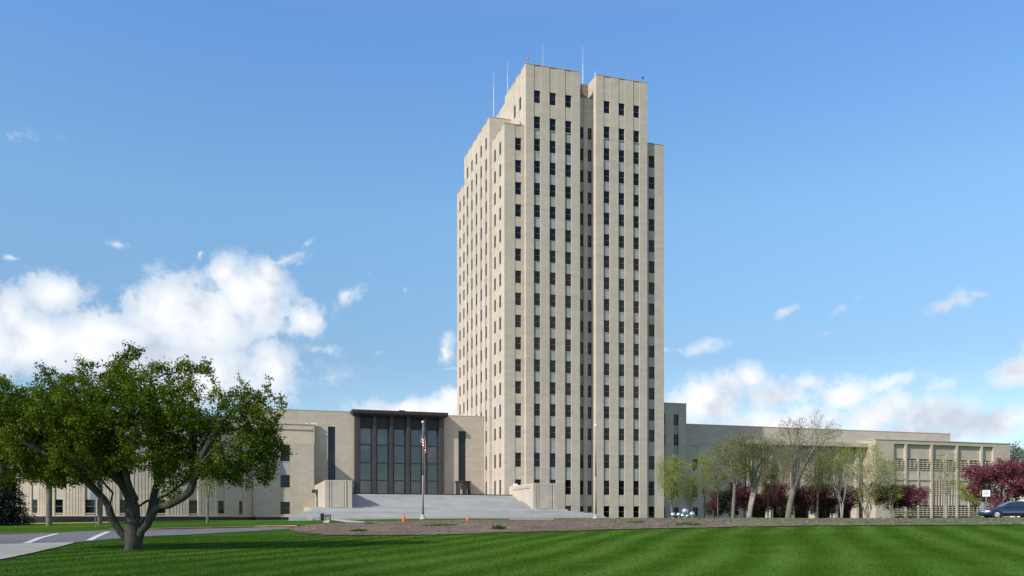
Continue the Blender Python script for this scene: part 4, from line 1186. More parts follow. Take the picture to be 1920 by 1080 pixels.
bush('evergreen_bush', 1343, 131, 918, 26, 'dark evergreen bush left of the leaning tree trunk', M['leaf_hedge'], 420, 71)
bush('evergreen_bush', 1372, 132, 912, 24, 'dark evergreen bush behind the leaning tree trunk', M['leaf_hedge'], 380, 72)
bush('evergreen_bush', 1420, 133, 925, 30, 'dark bush low behind the twisted trunks', M['leaf_hedge'], 380, 73)
bush('evergreen_bush', 1480, 135, 925, 34, 'dark bush behind the thick leaning trunk of the tallest tree', M['leaf_hedge'], 380, 76)
bush('evergreen_bush', 1540, 135, 930, 32, 'dark bush in the shade below the crimson crabapples right of the tallest tree', M['leaf_hedge'], 340, 77)
bush('dry_bush', 1695, 112, 952, 30, 'thin dry shrub at the foot of the magenta crabapple', O, 160, 75, leaf=(0.12,0.05,2))
stdtree('far_tree', 1905, 205, 822, 34, 1, 'hazy grey green tree beyond the right end of the low building', M['leaf_far'], BG, 700, 0.3, 81, 0.25, leaf=(0.3,0.14,4), group='trees beyond the buildings', step=.5, kill=.55)
stdtree('far_tree', 1875, 215, 833, 24, 1, 'faint bare tree just above the end of the louvred roof', M['leaf_far'], BG, 400, 0.3, 82, 0.2, leaf=(0.3,0.12,2), group='trees beyond the buildings', step=.5, kill=.55)
stdtree('far_tree', 1955, 200, 828, 40, 1, 'hazy tree at the very right edge behind the crabapples', M['leaf_far'], BG, 700, 0.3, 83, 0.25, leaf=(0.3,0.14,5), group='trees beyond the buildings', step=.5, kill=.55)

# ---- left background trees
G3 = 'street trees before the curved wing'
stdtree('street_tree', 92, 108, 800, 80, 1, 'thick grey trunked tree beside the spruce, before the black plinth', M['leaf_dark'], BG, 900, 0.42, 91, 0.42, leaf=(0.2,0.09,7), group=G3, step=.45, kill=.5)
stdtree('street_tree', 187, 110, 800, 60, 1, 'grey trunked tree just behind the sign left of the big tree', M['leaf_dark'], BG, 600, 0.42, 92, 0.36, leaf=(0.2,0.09,6), group=G3, step=.45, kill=.5)
stdtree('street_tree', 389, 103, 858, 44, 1, 'slim young tree with sparse leaves right of the big tree stems', O, BG, 300, 0.36, 93, 0.19, leaf=(0.2,0.06,3), group=G3, shape='round')
def spruce(x, y, H, Rm, label, seed):
    z = T(x, y); root = empty('spruce', (x, y, z), 0, label, 'tree')
    tb = MB(); tb.tube((x,y,z-0.1), (x,y,z+H), 0.22, 0.03, 8); tb.build('trunk', M['bark_brown'], root)
    r = np.random.default_rng(seed); C = []
    nl = 44
    for k in range(nl):
        f = k/nl; h = z+0.25+H*f*0.98; rr = Rm*(1-f)**0.85
        nb = int(8+14*(1-f))
        for j in range(nb):
            a = r.uniform(0, 6.283); L_ = rr*r.uniform(0.75, 1.08)
            m = max(3, int(L_/0.16))
            for i in range(m):
                d = L_*(i+0.5)/m
                C.append((x+d*math.cos(a), y+d*math.sin(a), h-0.22*d+0.06*d*d/max(rr,.3)))
    V, Q, rn = leaf_cloud(np.array(C), 0.09, 0.14, 3, seed, flat=0.1, aspect=0.3)
    o0 = np.array([x,y,z]); np_mesh('crown', V-o0, Q, M['needle'], root, rnd=rn)
sx, sy = at(8, 112); spruce(sx, sy, 9.5, 3.9, 'dark blue green spruce at the left edge behind the bollards', 5)
sx, sy = at(-95, 112); spruce(sx, sy, 10.5, 3.6, 'second dark spruce beyond the left edge of the picture', 6)
# ================================================================ THINGS
def basez(x, y): return T(x, y)
# flag poles
def flagpole(u, y, vtop, label):
    x = X(u, y); z = T(x, y); zt = Z(vtop, x, y)
    r = empty('flagpole', (x, y, z), 0, label, 'flagpole', 'flagpoles before the steps')
    m = MB(); m.tube((x,y,z), (x,y,z+(zt-z)*0.45), 0.14, 0.11, 12); m.tube((x,y,z+(zt-z)*0.45), (x,y,zt-0.2), 0.11, 0.055, 12)
    m.build('pole', M['pole'], r, smooth=True)
    m = MB(); m.lathe((x,y,zt-0.25), [(0.03,0),(0.14,0.05),(0.19,0.16),(0.14,0.28),(0.02,0.33)], 14); m.build('finial', M['white_metal'], r, smooth=True)
    m = MB(); m.lathe((x,y,z-0.05), [(0.42,0),(0.42,0.15),(0.26,0.35),(0.2,0.6),(0.14,0.65)], 20); m.build('base', M['concrete'], r)
    m = MB(); m.tube((x+0.2,y-0.05,z+1.2),(x+0.12,y-0.05,zt-0.3),0.012,0.012,4); m.build('halyard', M['white_metal'], r)
    return x, y, z, zt
fx, fy, fz, fzt = flagpole(793, 112, 790, 'grey pole flying the striped flag in front of the steps')
flagpole(1117, 112, 797, 'bare grey pole without a flag in front of the tower')
# flag: hangs slack along the pole
t = NT('flag_cloth'); uvn = t.n('ShaderNodeUVMap', uv_map='UVMap'); sp_ = t.n('ShaderNodeSeparateXYZ'); t.l(uvn.outputs[0], sp_.inputs[0])
su, sv = sp_.outputs[0], sp_.outputs[1]
band = t.math('MODULO', t.math('FLOOR', t.math('MULTIPLY', sv, 13.0)), 2.0)
strc = t.mix(band, (0.34,0.012,0.03,1), (0.80,0.80,0.82,1))
inc = t.math('MULTIPLY', t.math('LESS_THAN', su, 0.4), t.math('GREATER_THAN', sv, 6/13))
cu_ = t.math('SUBTRACT', t.math('FRACT', t.math('MULTIPLY', su, 15.0)), 0.5); cv_ = t.math('SUBTRACT', t.math('FRACT', t.math('MULTIPLY', t.math('SUBTRACT', sv, 6/13), 9.3)), 0.5)
dd = t.math('ADD', t.math('MULTIPLY', cu_, cu_), t.math('MULTIPLY', cv_, cv_))
can_ = t.mix(t.math('LESS_THAN', dd, 0.04), (0.02,0.03,0.16,1), (0.8,0.8,0.82,1))
bs = t.bsdf(t.mix(inc, strc, can_), 0.8, 0.1)
M['flag'] = t.mat
NU, NV = 26, 22; FW, FH = 3.9, 2.5
vs, uvs = [], []
zt = fzt-0.75
for i in range(NU+1):
    for j in range(NV+1):
        s_, h = i/NU, j/NV
        # slack cloth: the fly end droops steeply beside the pole in narrow folds
        fold = 0.055*math.sin(s_*17+h*3.0)*min(1, s_*3)
        vs.append((fx-0.30+0.62*s_+fold+0.10*(1-h)*math.sin(3*s_), fy-0.15-0.22*math.cos(s_*15+h*2.0)*min(1, s_*4), zt-(1-h)*2.05-1.45*s_**0.9))
        uvs.append((s_, h))
fs = []
for i in range(NU):
    for j in range(NV): a = i*(NV+1)+j; fs.append((a, a+NV+1, a+NV+2, a+1))
me = bpy.data.meshes.new('flag'); me.from_pydata([(v[0]-fx, v[1]-fy, v[2]-zt) for v in vs], [], fs); me.materials.append(M['flag'])
ul = me.uv_layers.new(name='UVMap')
for lp in me.loops: ul.data[lp.index].uv = uvs[lp.vertex_index]
me.polygons.foreach_set('use_smooth', [True]*len(fs)); me.update()
o = link('flag', me); o.location = (fx, fy, zt)
tag(o, 'red white and blue striped flag hanging slack from the left pole', 'flag')

# orange traffic drums on the lawn edge
def drum(u, v, h, lab, D):
    x, y = at(u, D); z = T(x, y)
    r = empty('traffic_drum', (x,y,z), 0, lab, 'traffic drum', 'orange drums on the lawn edge')
    m = MB(); m.lathe((x,y,z), [(0.18,0.06),(0.17,h*.35),(0.155,h*.37),(0.15,h*.7),(0.135,h*.72),(0.12,h),(0.07,h+0.03)], 14); m.build('body', M['orange'], r)
    m = MB(); m.lathe((x,y,z), [(0.25,0),(0.25,0.05),(0.19,0.07)], 14); m.build('base', M['black'], r)
drum(757, 978, 0.72, 'taller orange drum left of the flagpole base', 93)
drum(877, 976, 0.42, 'small orange drum right of the flagpole base', 95)

# bollards
for k, u in enumerate((3, 15.5, 28.5, 41)):
    x, y = at(u, 112); z = T(x, y)
    labs = ['bollard at the very left edge of the picture', 'second grey bollard from the left edge', 'third grey bollard from the left edge', 'rightmost of the four grey bollards before the spruce']
    r = empty('bollard', (x,y,z), 0, labs[k], 'bollard', 'bollards before the spruce')
    m = MB(); m.lathe((x,y,z-0.05), [(0.13,0),(0.13,0.75),(0.17,0.8),(0.17,0.95),(0.13,1.0),(0.13,1.15)], 12); m.build('post', M['grey_metal'], r)
    m = MB(); m.lathe((x,y,z+1.1), [(0.19,0),(0.19,0.08),(0.08,0.2)], 12); m.build('cap', M['grey_metal'], r)

# signs
M['sign_blue'] = plain('pale_blue_sign_face', (0.22, 0.30, 0.42), 0.5, 0.4, 0, 0.2, 4)
M['sign_white'] = plain('white_sign_face', (0.66, 0.68, 0.72), 0.5, 0.4, 0, 0.06, 6)
M['post'] = plain('galvanised_post', (0.16, 0.24, 0.22), 0.5, 0.4, 0.2)
def sign(u, D, vt, vb_, wpx, label, mat, yaw, postm, marks=True, dz=0):
    x, y = at(u, D); z = T(x, y); s = D/F
    z1, z0 = EYE.z+(CV-vt)*s, EYE.z+(CV-vb_)*s; w = wpx*s
    r = empty('sign', (x,y,z), yaw, label, 'sign')
    m = MB(); m.tube((0,0,-0.1), (0,0,z0-z+0.25), 0.045, 0.045, 8); m.build('post', postm, r, local=True)
    m = MB(); m.box(-w/2, w/2, -0.09, -0.055, z0-z, z1-z); b = m.build('board', mat, r, local=True)
    if marks:
        m = MB(); h = z1-z0
        for k, f in enumerate((0.75, 0.5, 0.28)): m.box(-w*0.38, w*(0.36-0.08*k), -0.098, -0.092, z0-z+h*f-0.035, z0-z+h*f+0.035)
        m.build('printed_line', M['grey_metal'], b, local=True)
    return r
sign(179, 92, 923, 936, 19, 'pale blue sign board on a green post left of the big tree', M['sign_blue'], -HEAD+R(12), M['post'])
sign(1849, 98, 919, 931, 13, 'white sign on a thin post before the magenta crabapple', M['sign_white'], -HEAD-R(20), M['grey_metal'])
x, y = at(1849.5, 97.4); z = T(x, y); m = MB(); m.box(-0.28, 0.28, -0.22, 0.22, 0, 1.75); m.box(-0.31,0.31,-0.25,0.25,1.75,1.83)
o = m.build('utility_box', M['grey_metal'], None); o.location = (x+0.05, y+0.35, z); bevel(o, 0.02); tag(o, 'grey utility box at the foot of the white sign behind the car bonnet', 'utility box')
# diamond sign and bin at the foot of the left pedestal
x, y = at(598.5, 117); z = T(x, y)
r = empty('diamond_sign', (x,y,z), -HEAD, 'blue grey diamond shaped sign standing at the foot of the left pedestal', 'sign')
m = MB(); m.tube((0,0,-0.1),(0,0,0.7),0.04,0.04,8); m.build('post', M['grey_metal'], r, local=True)
m = MB(); h = 0.46
m.add([(-h,-0.06,0.98),(0,-0.06,0.98-h),(h,-0.06,0.98),(0,-0.06,0.98+h),(-h,-0.03,0.98),(0,-0.03,0.98-h),(h,-0.03,0.98),(0,-0.03,0.98+h)], [(0,1,2,3),(7,6,5,4),(0,4,5,1),(1,5,6,2),(2,6,7,3),(3,7,4,0)])
m.build('board', M['sign_blue'], r, local=True)
x, y = at(604.3, 116.5); z = T(x, y)
r = empty('litter_bin', (x,y,z), -HEAD, 'small dark green bin just right of the diamond sign', 'bin')
m = MB(); m.lathe((0,0,0), [(0.22,0.0),(0.24,0.05),(0.26,0.78),(0.22,0.8)], 14); m.build('body', M['needle_paint'] if 'needle_paint' in M else M['black_granite'], r, local=True)
m = MB(); m.lathe((0,0,0.8), [(0.28,0),(0.28,0.05),(0.1,0.14)], 14); m.build('lid', M['black'], r, local=True)
# bench
x, y = at(614.5, 106); z = T(x, y)
r = empty('park_bench', (x,y,z), -HEAD+R(8), 'low dark wooden bench at the start of the path below the steps', 'bench')
m = MB(); 
for k in range(4): m.box(-0.38, 0.38, -0.24+k*0.13, -0.24+k*0.13+0.11, 0.42, 0.47)
m.build('seat', M['wood'], r, local=True)
m = MB(); m.box(-0.38,0.38,0.26,0.30,0.55,0.66); m.box(-0.38,0.38,0.28,0.32,0.7,0.82); m.build('backrest', M['wood'], r, local=True)
for sx_ in (-0.3, 0.3):
    m = MB(); m.box(sx_-0.04, sx_+0.04, -0.22, 0.26, 0.0, 0.42); m.box(sx_-0.04,sx_+0.04,0.22,0.28,0.42,0.8); m.build('leg', M['wood'], r, local=True)

# silver spheres by the right corner of the tower
t = NT('polished_metal'); p = t.pos(); n1 = t.noise(p, 1.6, 3)
t.bsdf(t.ramp(n1, [(0.3, (0.45,0.52,0.55)), (0.7, (0.78,0.82,0.86))]), 0.22, 0.5, 0.85, bump=n1, bstr=0.2, bdist=0.1); M['silver'] = t.mat
SD = 112
spec = [(1261.8, 965, 4.8, 'leftmost silver sphere below the lime tree'), (1272.5, 965, 4.4, 'second silver sphere from the left, dull and pale'),
        (1284, 959, 6.2, 'largest silver sphere, raised above the others'), (1279.5, 967, 3.6, 'small silver sphere under the left side of the largest one'),
        (1297.8, 964, 5.4, 'rightmost silver sphere of the cluster'), (1288.5, 967.5, 3.4, 'small silver sphere under the right side of the largest one')]
for u, v, rp, lab in spec:
    c = pt(u, v, SD); rr = rp*SD/F; zg = T(c.x, c.y)
    r = empty('silver_sphere', (c.x, c.y, zg), 0, lab, 'sphere sculpture', 'silver spheres beside the tower')
    m = MB(); pr = [(max(0.004, rr*math.sin(math.pi*k/16)), -rr*math.cos(math.pi*k/16)) for k in range(17)]
    m.lathe((c.x, c.y, max(c.z, zg+rr*0.9)), pr, 24); m.build('ball', M['silver'], r, smooth=True)
    m = MB(); m.lathe((c.x, c.y, zg-0.05), [(rr*0.6,0),(rr*0.5,0.1),(rr*0.22,0.14),(0.05,max(0.16,c.z-zg))], 12); m.build('stand', M['grey_metal'], r)
# street lamp before the louvres
x, y = at(1774, 136); z = T(x, y); H = EYE.z+(CV-853)*136/F - z
r = empty('street_lamp', (x,y,z), -HEAD, 'tall pale lamp post with two flat heads before the louvre screens', 'street lamp')
m = MB(); m.tube((0,0,0),(0,0,H),0.12,0.07,10); m.build('post', M['concrete'], r, local=True)
for sx_ in (-1, 1):
    m = MB(); m.tube((0,0,H-0.2),(sx_*0.55,0,H-0.02),0.04,0.04,6); a = m.build('arm', M['concrete'], r, local=True)
    m = MB(); m.prism([(sx_*0.45,-0.2),(sx_*1.35,-0.17),(sx_*1.35,0.17),(sx_*0.45,0.2)][::sx_], H-0.05, H+0.18); m.build('lamp_head', M['grey_metal'], r, local=True)
# small lamp globes low by the plinth
x, y = at(203.5, 118); z = T(x,y)
r = empty('garden_lamp', (x,y,z), 0, 'small lamp with a pale globe before the black plinth, behind the left stem', 'garden lamp')
m = MB(); m.tube((x,y,z),(x,y,z+0.9),0.05,0.04,8); m.build('post', M['black'], r)
m = MB(); m.lathe((x,y,z+0.9), [(0.06,0),(0.17,0.1),(0.19,0.22),(0.12,0.36),(0.02,0.4)], 12); m.build('globe', M['white_metal'], r)

# ---- car
t = NT('navy_car_paint'); p = t.pos(); n1 = t.noise(p, 40, 2)
b = t.bsdf((0.006, 0.013, 0.050, 1), 0.28, 0.5); b.inputs['Coat Weight'].default_value = 1.0; b.inputs['Coat Roughness'].default_value = 0.05
M['paint_navy'] = t.mat
M['car_glass'] = glass_mat('car_glass', (0.012,0.018,0.024,1), (0.02,0.03,0.035,1), 0.04)
M['chrome'] = plain('chrome', (0.6,0.6,0.62), 0.2, 0.5, 0.9, 0.05)
M['headlight'] = plain('headlamp_lens', (0.80,0.82,0.86), 0.12, 0.6, 0.3, 0.05)
M['amber'] = plain('amber_lens', (0.75,0.22,0.05), 0.2, 0.6)
M['rim'] = plain('alloy_rim', (0.55,0.56,0.58), 0.3, 0.5, 0.7)
CD = 74.0
cx_, cy_ = at(1897, CD)
yaw = R(155)
cz_ = T(cx_, cy_) - 0.02
car = empty('parked_car', (cx_, cy_, cz_), yaw, 'dark blue saloon car parked behind the bark bed at the right edge', 'car')
# local: +x is forward; length 4.9
def loft(mb, st, ring, m=0):
    vs = []; n = None
    for s_ in st:
        rg = ring(*s_); n = len(rg); vs += rg
    fs = []
    for i in range(len(st)-1):
        for k in range(n-1): fs.append((i*n+k, i*n+k+1, (i+1)*n+k+1, (i+1)*n+k))
    fs.append(tuple(range(n))); fs.append(tuple((len(st)-1)*n+k for k in range(n-1,-1,-1)))
    mb.add(vs, fs, m)
def body_ring(x, zb, zt, hw):
    sh = zt-0.10
    return [(x,-hw*0.90,zb),(x,-hw*0.99,zb+0.12),(x,-hw,zb+(sh-zb)*0.55),(x,-hw*0.97,sh-0.03),(x,-hw*0.88,zt-0.02),(x,-hw*0.5,zt+0.015),(x,0,zt+0.03),
            (x,hw*0.5,zt+0.015),(x,hw*0.88,zt-0.02),(x,hw*0.97,sh-0.03),(x,hw,zb+(sh-zb)*0.55),(x,hw*0.99,zb+0.12),(x,hw*0.90,zb)]
m = MB()
loft(m, [(2.46,0.36,0.56,0.55),(2.40,0.26,0.66,0.76),(2.25,0.22,0.72,0.86),(1.9,0.20,0.79,0.91),(1.3,0.19,0.87,0.925),(0.8,0.19,0.93,0.93),(-0.5,0.19,0.95,0.93),(-1.5,0.20,0.96,0.92),(-2.1,0.22,0.95,0.89),(-2.38,0.26,0.88,0.80),(-2.44,0.34,0.74,0.66)][::-1], body_ring)
body = m.build('body', M['paint_navy'], car, smooth=True, local=True)
for sx_ in (1, -1):   # wheel arch liners
    for wx in (1.50, -1.35):
        a = MB(); a.tube((wx, sx_*0.935, 0.34), (wx, sx_*0.60, 0.34), 0.375, 0.375, 24); a.build('wheel_arch', M['black'], body, local=True)
m = MB()
def cab_ring(x, zt, hb, ht):
    return [(x,-hb,0.90),(x,-hb*0.97,0.97),(x,-ht*1.02,zt-0.06),(x,-ht*0.9,zt),(x,0,zt+0.03),(x,ht*0.9,zt),(x,ht*1.02,zt-0.06),(x,hb*0.97,0.97),(x,hb,0.90)]
loft(m, [(1.02,0.95,0.80,0.78),(0.55,1.18,0.84,0.70),(0.15,1.36,0.85,0.63),(-0.3,1.41,0.85,0.62),(-0.9,1.40,0.85,0.62),(-1.25,1.33,0.84,0.62),(-1.65,1.12,0.82,0.68),(-1.98,0.96,0.78,0.75)][::-1], cab_ring)
m.build('roof', M['paint_navy'], car, smooth=True, local=True)
def quad3(mb, pts, n, off=0.012):
    P_ = [Vector(p_) for p_ in pts]; N = Vector(n).normalized()*off
    mb.add([p_+N for p_ in P_], [tuple(range(len(P_)))])
for sy_ in (1, -1):
    def S(x, z, hb=0.85, ht=0.63):   # point on the cabin side at height z
        f = (z-0.97)/(1.33-0.97); return (x, sy_*(hb*0.975*(1-f)+ht*1.03*f), z)
    for nm, pts in (('front', [(0.78,0.985),(-0.14,0.985),(-0.14,1.32),(0.22,1.30)]), ('rear', [(-0.22,0.985),(-1.10,0.985),(-1.16,1.28),(-0.22,1.32)]), ('quarter', [(-1.18,0.985),(-1.66,0.985),(-1.32,1.22),(-1.22,1.27)])):
        m = MB(); quad3(m, [S(*q) for q in pts], (0, sy_, 0.55), 0.02); m.build('side_window', M['car_glass'], car, local=True)
m = MB(); quad3(m, [(0.98,-0.68,0.975),(0.98,0.68,0.975),(0.24,0.56,1.345),(0.24,-0.56,1.345)], (0.5,0,0.85), 0.03); m.build('windscreen', M['car_glass'], car, local=True)
m = MB(); quad3(m, [(-1.93,0.66,0.985),(-1.93,-0.66,0.985),(-1.33,-0.55,1.32),(-1.33,0.55,1.32)], (-0.5,0,0.85), 0.03); m.build('rear_window', M['car_glass'], car, local=True)
for sy_ in (1, -1):
    for wx in (1.50, -1.35):
        y0 = sy_*0.72; y1 = sy_*0.945
        m = MB(); m.tube((wx,y0,0.315),(wx,y1,0.315),0.315,0.305,24); ty = m.build('wheel', M['black'], car, local=True)
        m = MB(); m.tube((wx,y1-sy_*0.01,0.315),(wx,y1+sy_*0.012,0.315),0.215,0.205,20)
        for k in range(6):
            a_ = 2*math.pi*k/6; m.tube((wx+0.05*math.cos(a_),y1+sy_*0.014,0.315+0.05*math.sin(a_)),(wx+0.19*math.cos(a_),y1+sy_*0.014,0.315+0.19*math.sin(a_)),0.03,0.022,6)
        m.build('rim', M['rim'], ty, local=True)
    m = MB(); m.add([(2.44,sy_*0.30,0.50),(2.36,sy_*0.74,0.51),(2.10,sy_*0.885,0.53),(2.10,sy_*0.885,0.66),(2.34,sy_*0.72,0.645),(2.45,sy_*0.30,0.62)], [(0,1,2,3,4,5)][:1])
    ho = m.build('headlight', M['headlight'], body, local=True)
    sm = ho.modifiers.new('thick', 'SOLIDIFY'); sm.thickness = 0.08; sm.offset = 0
    m = MB(); m.box(2.0, 2.10, sy_*0.895-0.02, sy_*0.895+0.02, 0.56, 0.65); m.build('indicator', M['amber'], body, local=True)
    m = MB(); m.box(-1.9, 1.05, sy_*0.925-0.012, sy_*0.935+0.012, 0.50, 0.54); m.build('trim_strip', M['chrome'], body, local=True)
    m = MB(); m.box(0.62, 0.82, sy_*0.90, sy_*1.06, 0.94, 1.07); mo = m.build('mirror', M['paint_navy'], car, local=True); bevel(mo, 0.03)
m = MB(); m.box(2.40,2.50,-0.32,0.32,0.50,0.62); m.build('grille', M['chrome'], body, local=True)
m = MB(); m.box(2.30,2.50,-0.80,0.80,0.30,0.42); bo = m.build('bumper', M['paint_navy'], body, local=True); bevel(bo, 0.05)

# ================================================================ SKY, SUN, CAMERA
SUNV = Vector((-0.76, -0.32, 0.61)).normalized()
sun = bpy.data.objects.new('sun', bpy.data.lights.new('sun', 'SUN')); COL.objects.link(sun)
sun.data.energy = 5.0; sun.data.angle = R(0.55); sun.data.color = (1.0, 0.945, 0.85)
sun.rotation_euler = (-SUNV).to_track_quat('-Z', 'Y').to_euler(); sun.location = SUNV*300
w = bpy.data.worlds.new('World'); scene.world = w; w.use_nodes = True
nt = w.node_tree; nt.nodes.clear()
class WN(NT):
    def __init__(s): s.nt = nt; s.out = nt.nodes.new('ShaderNodeOutputWorld')
W = WN()
tc = W.n('ShaderNodeTexCoord').outputs['Generated']
sky = W.n('ShaderNodeTexSky', sky_type='NISHITA'); sky.sun_disc = False
sky.sun_elevation = math.asin(SUNV.z); sky.sun_rotation = math.atan2(SUNV.x, SUNV.y); sky.altitude = 500; sky.air_density = 1.0; sky.dust_density = 0.3; sky.ozone_density = 1.5
sx = W.n('ShaderNodeSeparateXYZ'); W.l(tc, sx.inputs[0])
az = W.math('ARCTAN2', sx.outputs[0], sx.outputs[1]); el = W.math('ARCSINE', sx.outputs[2])
ae = W.n('ShaderNodeCombineXYZ'); W.l(az, ae.inputs[0]); W.l(el, ae.inputs[1])
# warp by noise so that the cloud edges are ragged
def wnoise(scale, detail, rough=0.6, off=0.0):
    nd = W.n('ShaderNodeTexNoise'); nd.inputs['Scale'].default_value = scale; nd.inputs['Detail'].default_value = detail; nd.inputs['Roughness'].default_value = rough
    a = W.n('ShaderNodeVectorMath', operation='ADD'); W.l(tc, a.inputs[0]); a.inputs[1].default_value = (off, off*0.7, -off*0.3); W.l(a.outputs[0], nd.inputs['Vector'])
    return nd
n_w = wnoise(9.0, 5, 0.6, 3.3)
wv = W.n('ShaderNodeVectorMath', operation='SUBTRACT'); W.l(n_w.outputs['Color'], wv.inputs[0]); wv.inputs[1].default_value = (0.5,0.5,0.5)
ws_ = W.n('ShaderNodeVectorMath', operation='SCALE'); W.l(wv.outputs[0], ws_.inputs[0]); ws_.inputs['Scale'].default_value = 0.055
wa = W.n('ShaderNodeVectorMath', operation='ADD'); W.l(ae.outputs[0], wa.inputs[0]); W.l(ws_.outputs[0], wa.inputs[1])
wsp = W.n('ShaderNodeSeparateXYZ'); W.l(wa.outputs[0], wsp.inputs[0])
wc = W.n('ShaderNodeCombineXYZ'); W.l(wsp.outputs[0], wc.inputs[0]); W.l(wsp.outputs[1], wc.inputs[1])
def azel(u, v):
    b = math.atan((u-CU)/F); return HEAD+b, math.atan((CV-v)/F*math.cos(b))
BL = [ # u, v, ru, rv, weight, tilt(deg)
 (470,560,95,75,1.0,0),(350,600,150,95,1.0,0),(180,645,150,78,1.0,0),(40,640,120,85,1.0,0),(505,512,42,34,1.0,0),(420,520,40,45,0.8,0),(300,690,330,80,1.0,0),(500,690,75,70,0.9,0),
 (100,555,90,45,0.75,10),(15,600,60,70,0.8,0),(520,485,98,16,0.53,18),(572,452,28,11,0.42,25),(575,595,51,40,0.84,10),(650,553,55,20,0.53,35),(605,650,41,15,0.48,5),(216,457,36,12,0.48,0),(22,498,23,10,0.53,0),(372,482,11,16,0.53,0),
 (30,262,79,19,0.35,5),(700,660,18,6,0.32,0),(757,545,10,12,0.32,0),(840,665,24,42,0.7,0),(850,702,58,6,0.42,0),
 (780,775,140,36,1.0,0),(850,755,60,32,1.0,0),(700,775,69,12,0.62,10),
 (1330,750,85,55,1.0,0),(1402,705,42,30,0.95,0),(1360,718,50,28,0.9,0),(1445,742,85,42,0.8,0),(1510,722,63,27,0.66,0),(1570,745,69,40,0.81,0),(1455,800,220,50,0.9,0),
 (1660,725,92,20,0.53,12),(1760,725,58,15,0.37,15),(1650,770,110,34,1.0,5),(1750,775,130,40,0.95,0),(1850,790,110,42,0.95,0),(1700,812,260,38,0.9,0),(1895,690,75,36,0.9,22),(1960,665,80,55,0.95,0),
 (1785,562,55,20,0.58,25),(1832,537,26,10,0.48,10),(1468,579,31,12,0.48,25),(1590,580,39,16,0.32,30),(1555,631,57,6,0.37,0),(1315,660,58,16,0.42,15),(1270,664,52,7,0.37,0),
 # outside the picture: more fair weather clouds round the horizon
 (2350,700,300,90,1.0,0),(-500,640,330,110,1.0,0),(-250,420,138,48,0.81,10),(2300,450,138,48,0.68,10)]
mx = None
def blob(ca, ce, ra, re, wt, tilt):
    global mx
    s = W.n('ShaderNodeVectorMath', operation='SUBTRACT'); W.l(wc.outputs[0], s.inputs[0]); s.inputs[1].default_value = (ca, ce, 0)
    src = s.outputs[0]
    if tilt:
        rt = W.n('ShaderNodeVectorRotate', rotation_type='Z_AXIS'); W.l(src, rt.inputs['Vector']); rt.inputs['Angle'].default_value = -R(tilt); src = rt.outputs[0]
    m_ = W.n('ShaderNodeVectorMath', operation='MULTIPLY'); W.l(src, m_.inputs[0]); m_.inputs[1].default_value = (1/ra, 1/re, 0)
    ln = W.n('ShaderNodeVectorMath', operation='LENGTH'); W.l(m_.outputs[0], ln.inputs[0])
    v_ = W.math('MULTIPLY_ADD', ln.outputs['Value'], -wt*0.8, wt*1.0)
    mx = v_ if mx is None else W.math('SMOOTH_MAX', mx, v_, 0.08)
for u, v, ru, rv, wt, tl in BL:
    ca, ce = azel(u, v); ra = abs(azel(u+ru/2, v)[0]-azel(u-ru/2, v)[0]); re = abs(azel(u, v-rv/2)[1]-azel(u, v+rv/2)[1])
    blob(ca, ce, ra, re, wt, tl)
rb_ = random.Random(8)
for k in range(30):   # unseen southern clouds added for white fill light, also reflected in the glass
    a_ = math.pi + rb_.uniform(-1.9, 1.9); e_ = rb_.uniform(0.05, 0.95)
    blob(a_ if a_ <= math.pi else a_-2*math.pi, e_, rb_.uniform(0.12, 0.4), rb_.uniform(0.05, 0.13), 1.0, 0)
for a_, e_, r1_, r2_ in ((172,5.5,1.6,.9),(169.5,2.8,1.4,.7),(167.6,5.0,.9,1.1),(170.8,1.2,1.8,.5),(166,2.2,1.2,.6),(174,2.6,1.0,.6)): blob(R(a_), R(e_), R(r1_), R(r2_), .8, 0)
f1 = wnoise(16, 8, 0.62, 1.0).outputs['Fac']; f2 = wnoise(60, 5, 0.65, 5.0).outputs['Fac']
dn = W.math('ADD', mx, W.math('MULTIPLY', W.math('SUBTRACT', f1, 0.5), 1.45))
dn = W.math('ADD', dn, W.math('MULTIPLY', W.math('SUBTRACT', f2, 0.5), 0.30))
thin = W.math('SUBTRACT', 1.0, mx, clamp=True)
dn = W.math('ADD', dn, W.math('MULTIPLY', W.math('MULTIPLY', W.math('SUBTRACT', f2, 0.5), 1.3), thin))
mr = W.n('ShaderNodeMapRange', interpolation_type='SMOOTHSTEP'); W.l(dn, mr.inputs[0]); mr.inputs[1].default_value = 0.06; mr.inputs[2].default_value = 0.50
alpha = W.math('MULTIPLY', mr.outputs[0], W.math('MULTIPLY_ADD', mx, 1.35, 0.02, clamp=True), clamp=True)
# sunlit against shaded sides of the billows: density here less density a little towards the sun
def wn_at(scale, detail, off):
    nd = W.n('ShaderNodeTexNoise'); nd.inputs['Scale'].default_value = scale; nd.inputs['Detail'].default_value = detail; nd.inputs['Roughness'].default_value = 0.55
    a = W.n('ShaderNodeVectorMath', operation='ADD'); W.l(tc, a.inputs[0]); a.inputs[1].default_value = off; W.l(a.outputs[0], nd.inputs['Vector']); return nd.outputs['Fac']
o0 = (1.0, 0.7, -0.3); so = (1.0-0.020, 0.7-0.006, -0.3+0.018)
lit = W.math('SUBTRACT', wn_at(16, 5, o0), wn_at(16, 5, so))
low = wnoise(6, 4, 0.55, 9.0).outputs['Fac']
sh2 = W.math('ADD', W.math('MULTIPLY_ADD', lit, 1.5, 0.42), W.math('MULTIPLY', W.math('SUBTRACT', low, 0.5), -0.6))
ccol = W.ramp(sh2, [(0.10, (0.60,0.66,0.76)), (0.34, (0.80,0.845,0.91)), (0.52, (0.94,0.955,0.98)), (0.66, (1.0,1.0,1.0))])
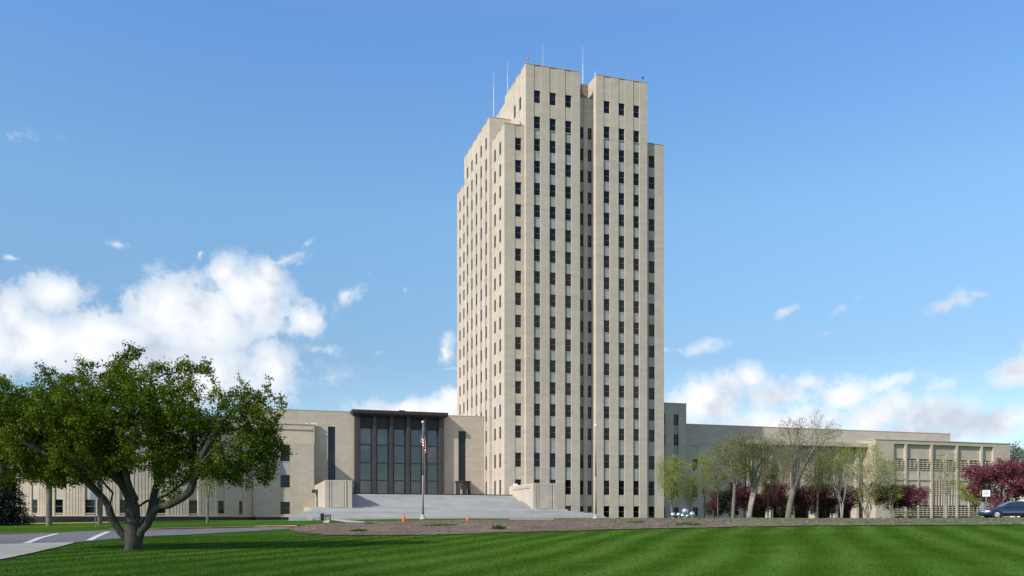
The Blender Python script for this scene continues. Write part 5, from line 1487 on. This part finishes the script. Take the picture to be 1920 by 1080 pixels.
hz = W.math('POWER', W.math('SUBTRACT', 1.0, W.math('MAXIMUM', sx.outputs[2], 0.0)), 5.0)
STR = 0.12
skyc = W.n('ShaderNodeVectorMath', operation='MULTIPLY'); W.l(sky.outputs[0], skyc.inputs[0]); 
tint = W.ramp(sx.outputs[2], [(0.18, (.85*.5,.955*.5,.5)), (0.33, (1.10*.5,1.39*.5,1.42*.5)), (0.49, (1.04*.5,1.46*.5,1.79*.5)), (0.60, (1.9*.5,1.8*.5,1.75*.5)), (0.95, (1,0.96,0.9))])  # stops above the view are brightened and warmed to add fill light
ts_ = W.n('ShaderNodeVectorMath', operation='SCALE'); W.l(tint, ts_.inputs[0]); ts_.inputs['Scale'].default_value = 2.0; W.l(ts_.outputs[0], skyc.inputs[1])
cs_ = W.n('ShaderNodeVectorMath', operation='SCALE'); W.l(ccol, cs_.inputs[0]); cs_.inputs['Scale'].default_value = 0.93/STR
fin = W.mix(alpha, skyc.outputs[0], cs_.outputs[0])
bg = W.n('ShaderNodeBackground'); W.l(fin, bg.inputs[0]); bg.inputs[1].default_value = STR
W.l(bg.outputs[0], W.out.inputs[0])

# unseen cloud added behind the viewer to shade the left of the lawn
t = NT('shade_cloud_mat'); lw_ = t.n('ShaderNodeLayerWeight'); lw_.inputs['Blend'].default_value = 0.5
df = t.n('ShaderNodeBsdfDiffuse'); df.inputs[0].default_value = (0.9,0.9,0.92,1); tr = t.n('ShaderNodeBsdfTransparent')
ms = t.n('ShaderNodeMixShader'); fc = t.ramp(t.math('ADD', lw_.outputs['Facing'], t.math('MULTIPLY', t.math('SUBTRACT', t.noise(t.pos(), 0.06, 3), 0.5), 0.5)), [(0.0, (0.66,0.66,0.66)), (0.75, (1,1,1))])
t.l(fc, ms.inputs[0]); t.l(df.outputs[0], ms.inputs[1]); t.l(tr.outputs[0], ms.inputs[2]); t.l(ms.outputs[0], t.out.inputs[0])
tgt = Vector((-30, 50, -2)); cc = tgt + SUNV*520
m = MB(); nn = 40
pr = [(max(0.01, math.sin(math.pi*k/20)), -math.cos(math.pi*k/20)) for k in range(21)]
m.lathe((0,0,0), pr, nn)
vs = []
for v_ in m.v:
    q_ = Vector(v_); f_ = 1+0.12*math.sin(q_.x*5+1)*math.cos(q_.y*4)+0.08*math.sin(q_.y*9+q_.z*7)
    vs.append((q_.x*38*f_, q_.y*62*f_, q_.z*9*f_))
m.v = vs; co = m.build('shade_cloud', t.mat, smooth=True); co.location = cc; co.rotation_euler = (0,0,0)
co['kind'] = 'structure'

cam = bpy.data.objects.new('camera', bpy.data.cameras.new('camera')); COL.objects.link(cam)
cam.location = EYE; cam.rotation_euler = (R(90), 0, -HEAD)
cam.data.sensor_width = 36; cam.data.lens = 36*F/1920; cam.data.shift_y = (CV-540)/1920
cam.data.clip_start = 0.1; cam.data.clip_end = 6000
scene.camera = cam
scene.view_settings.view_transform = 'Standard'; scene.view_settings.look = 'None'; scene.view_settings.exposure = 0.2; scene.view_settings.gamma = 1
